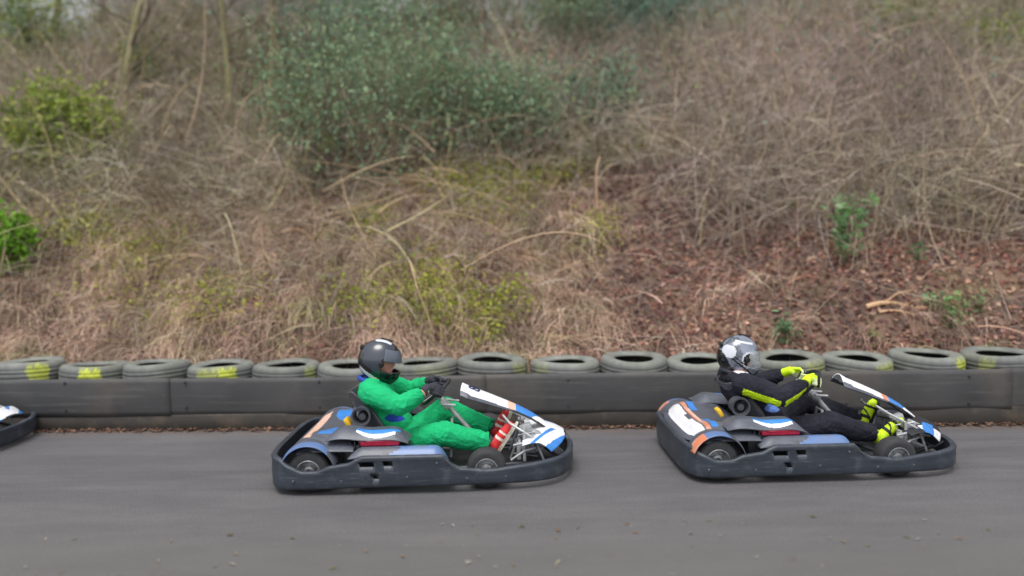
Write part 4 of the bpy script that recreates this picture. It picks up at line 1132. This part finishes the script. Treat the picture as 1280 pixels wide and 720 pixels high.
tree(700, 80, 4.2, .06, (.05, 0, 1), 'bare tree on the crest above the low spreading shrub', bark, back=1.4)
tree(1010, 80, 4.2, .06, (.1, 0, 1), 'bare grey tree on the crest behind the brown thicket', bark, back=1.2)
tree(1210, 90, 4.2, .07, (-.1, 0, 1), 'thicker bare tree over the mossy bushes on the crest', bark, back=1.3)

# leafy sapling, ground plants
def plant(px, py, h, w, n, label, cols, size, name='leafy_plant', stems=3, lean=(0, 0)):
    b = on_hill(px, py); e = empty(name, (b[0], b[1], float(hz(b[0], b[1])) - .02)); tag(e, label, 'plant')
    mb = MB(); C_ = []
    for i in range(stems):
        top = Vector((random.uniform(-w, w) * .5 + lean[0], random.uniform(-.1, .05) + lean[1], h * random.uniform(.75, 1))); pts = bez((random.uniform(-.03, .03), 0, 0), (top.x * .2, 0, h * .55), top, 8)
        mb.tube(pts, [.007 * (1 - .07 * j) for j in range(9)], 5)
        C_ += [pts[j] for j in range(2, 9)]
    mb.build('stem', [mat('green_stem', lin(96, 104, 66), .8)], e)
    C_ = np.array(C_); k = rng.integers(0, len(C_), n)
    V, F, kk = hexleafs(C_[k] + rng.normal(0, w * .2, (n, 3)), rng.uniform(*size, n), 1.5, .7)
    veg('foliage', [((V, F, kk), pick_cols(cols, n, .15))], 'leaf_material', e)
plant(1052, 333, .82, .34, 110, 'tall pale green leafy sapling standing alone on the bare slope', [lin(128, 162, 112), lin(110, 146, 96), lin(150, 176, 130)], (.05, .095), 'leafy_sapling', lean=(.12, -.05))
plant(983, 428, .24, .28, 60, 'small grey-green weed just above the tyre ahead of the silver helmet', [lin(120, 150, 112), lin(104, 132, 96)], (.035, .06), 'weed', 4)
plant(1192, 412, .34, .30, 80, 'tallest green weed beside the fallen sticks', [lin(120, 150, 96), lin(140, 166, 108)], (.03, .06), 'weed', 5)
plant(1165, 385, .16, .2, 30, 'small pale weed at the tip of the fallen stick', [lin(136, 160, 120)], (.03, .05), 'weed', 3)
plant(1222, 392, .2, .25, 36, 'faint sprig beyond the tallest weed on the slope', [lin(128, 150, 110)], (.03, .05), 'weed', 3)
plant(1090, 428, .16, .2, 34, 'low olive sprout above the tyre with the faint olive patch', [lin(136, 150, 96)], (.02, .04), 'weed', 3)
plant(1150, 330, .22, .2, 26, 'lone dark sprig under the brown thicket', [lin(100, 130, 90)], (.03, .05), 'weed', 2)
def stick(pa, pb, r0, label, m, name='fallen_branch'):
    a = on_hill(*pa); b_ = on_hill(*pb); a[2] += r0 * 1.2; b_[2] += r0
    e = empty(name, a); tag(e, label, 'branch'); v = Vector(b_) - Vector(a)
    mb = MB(); pts = [v * t + Vector((0, -.01, .035 * math.sin(t * 5))) for t in [i / 10 for i in range(11)]]
    mb.tube(pts, [r0 * (1 - .05 * i) for i in range(11)], 10); mb.build('limb', [m], e)
    mb = MB(); mb.tube([pts[3], pts[3] + Vector((.12, -.03, .10)), pts[3] + Vector((.26, -.05, .13))], [r0 * .4, r0 * .3, r0 * .15], 6); mb.tube([pts[7], pts[7] + Vector((.1, 0, -.05))], [r0 * .35, r0 * .15], 6); mb.build('twig', [m], e)
pale_wood = mat('pale_wood', lin(196, 160, 124), .8, var=.2, scale=14, bump=.5)
stick((1082, 388), (1158, 384), .030, 'pale barkless log lying on the red litter', pale_wood, 'fallen_log')
stick((1098, 392), (1178, 401), .014, 'thin stick lying just below the pale log', pale_wood)
stick((985, 357), (1032, 342), .014, 'reddish stick propped on the litter below the leafy sapling', mat('red_wood', lin(170, 120, 100), .8, var=.2))
stick((870, 397), (925, 380), .010, 'thin dark stick on the litter above the helmet of the black suited driver', bark)
def arch(pts_px, Y_off, r0, label, m):
    w = [on_hill(px, py) for px, py in pts_px[:1]][0]; Y0 = w[1]
    P_ = [Vector(at_y(px, py, Y0 + Y_off * i)) for i, (px, py) in enumerate(pts_px)]
    P_[0].z = float(hz(P_[0].x, P_[0].y)) - .02
    e = empty('arching_branch', P_[0]); tag(e, label, 'branch')
    pts = []
    for i in range(len(P_) - 1):
        for t in (0, .25, .5, .75): pts.append(P_[i].lerp(P_[i + 1], t) - P_[0])
    pts.append(P_[-1] - P_[0]); P2 = [Vector(q) for q in pts]
    for _ in range(4):
        for i in range(1, len(P2) - 1): P2[i] = (P2[i - 1] + P2[i] * 2 + P2[i + 1]) / 4
    mb = MB(); mb.tube(P2, [r0 * (1 - .6 * i / len(P2)) for i in range(len(P2))], 8); mb.build('limb', [m], e)
arch([(1195, 130), (1200, 50), (1235, 36), (1262, 38)], -.25, .022, 'pale branch arching out over the moss green bush', mossbark)
arch([(1180, 160), (1225, 82), (1262, 78), (1290, 74)], -.25, .022, 'mossy branch arching below the pale one', mossbark)
arch([(400, 335), (395, 300), (372, 282), (345, 292)], -.1, .010, 'tan dead stem bowed over the dry grass', pale_wood)
arch([(215, 380), (250, 352), (300, 342), (330, 335)], -.15, .008, 'straight pale stem lying on the dead grass mound', pale_wood)

# ---- debris on the asphalt
n = 700; x = rng.uniform(-4.5, 4.5, n); y = 3.0 + rng.random(n) ** .8 * 1.7; q = np.stack([x, y, rng.uniform(.004, .010, n)], 1)
d1 = (leafs(q, .003 + .016 * rng.random(n) ** 3, 2.8, 6), pick_cols([lin(150, 142, 130), lin(140, 120, 96), lin(128, 100, 82), lin(160, 156, 150), lin(116, 110, 74)], n, .15))
n = 3000; x = rng.uniform(-8, 8, n); y = base_y(x) - .01 - np.abs(rng.normal(0, .04, n)); q = np.stack([x, y, rng.uniform(.004, .022, n)], 1)
d2 = (leafs(q, rng.uniform(.012, .038, n), 1.5, 3), pick_cols([lin(128, 98, 84), lin(112, 88, 78), lin(144, 116, 98), lin(92, 78, 70)], n, .2))
tag(veg('leaf_debris', [d1, d2], 'leaf_material'), kind='stuff')

# ------------------------------------------------------------------ light
w = bpy.data.worlds.new('World'); SC.world = w; w.use_nodes = True; nt = w.node_tree; bg = nt.nodes['Background']
sky = nt.nodes.new('ShaderNodeTexSky'); sky.sky_type = 'NISHITA'; sky.sun_disc = False; sky.sun_elevation = R(68); sky.sun_rotation = R(200); sky.dust_density = 3; sky.air_density = 1; sky.ozone_density = 1
hs = nt.nodes.new('ShaderNodeHueSaturation'); hs.inputs['Saturation'].default_value = .22
nt.links.new(sky.outputs[0], hs.inputs['Color']); nt.links.new(hs.outputs[0], bg.inputs['Color']); bg.inputs['Strength'].default_value = .15
sd = bpy.data.lights.new('sun', 'SUN'); sd.energy = 1.0; sd.angle = R(30); sd.color = (1, .97, .93)
so = bpy.data.objects.new('sun', sd); COL.objects.link(so)
az = R(200); el = R(68)
dirv = Vector((math.sin(az) * math.cos(el), math.cos(az) * math.cos(el), math.sin(el)))
so.rotation_euler = dirv.to_track_quat('Z', 'Y').to_euler()
SC.view_settings.view_transform = 'Standard'; SC.view_settings.look = 'None'; SC.view_settings.gamma = 1; SC.view_settings.exposure = .62
SC.render.engine = 'CYCLES'
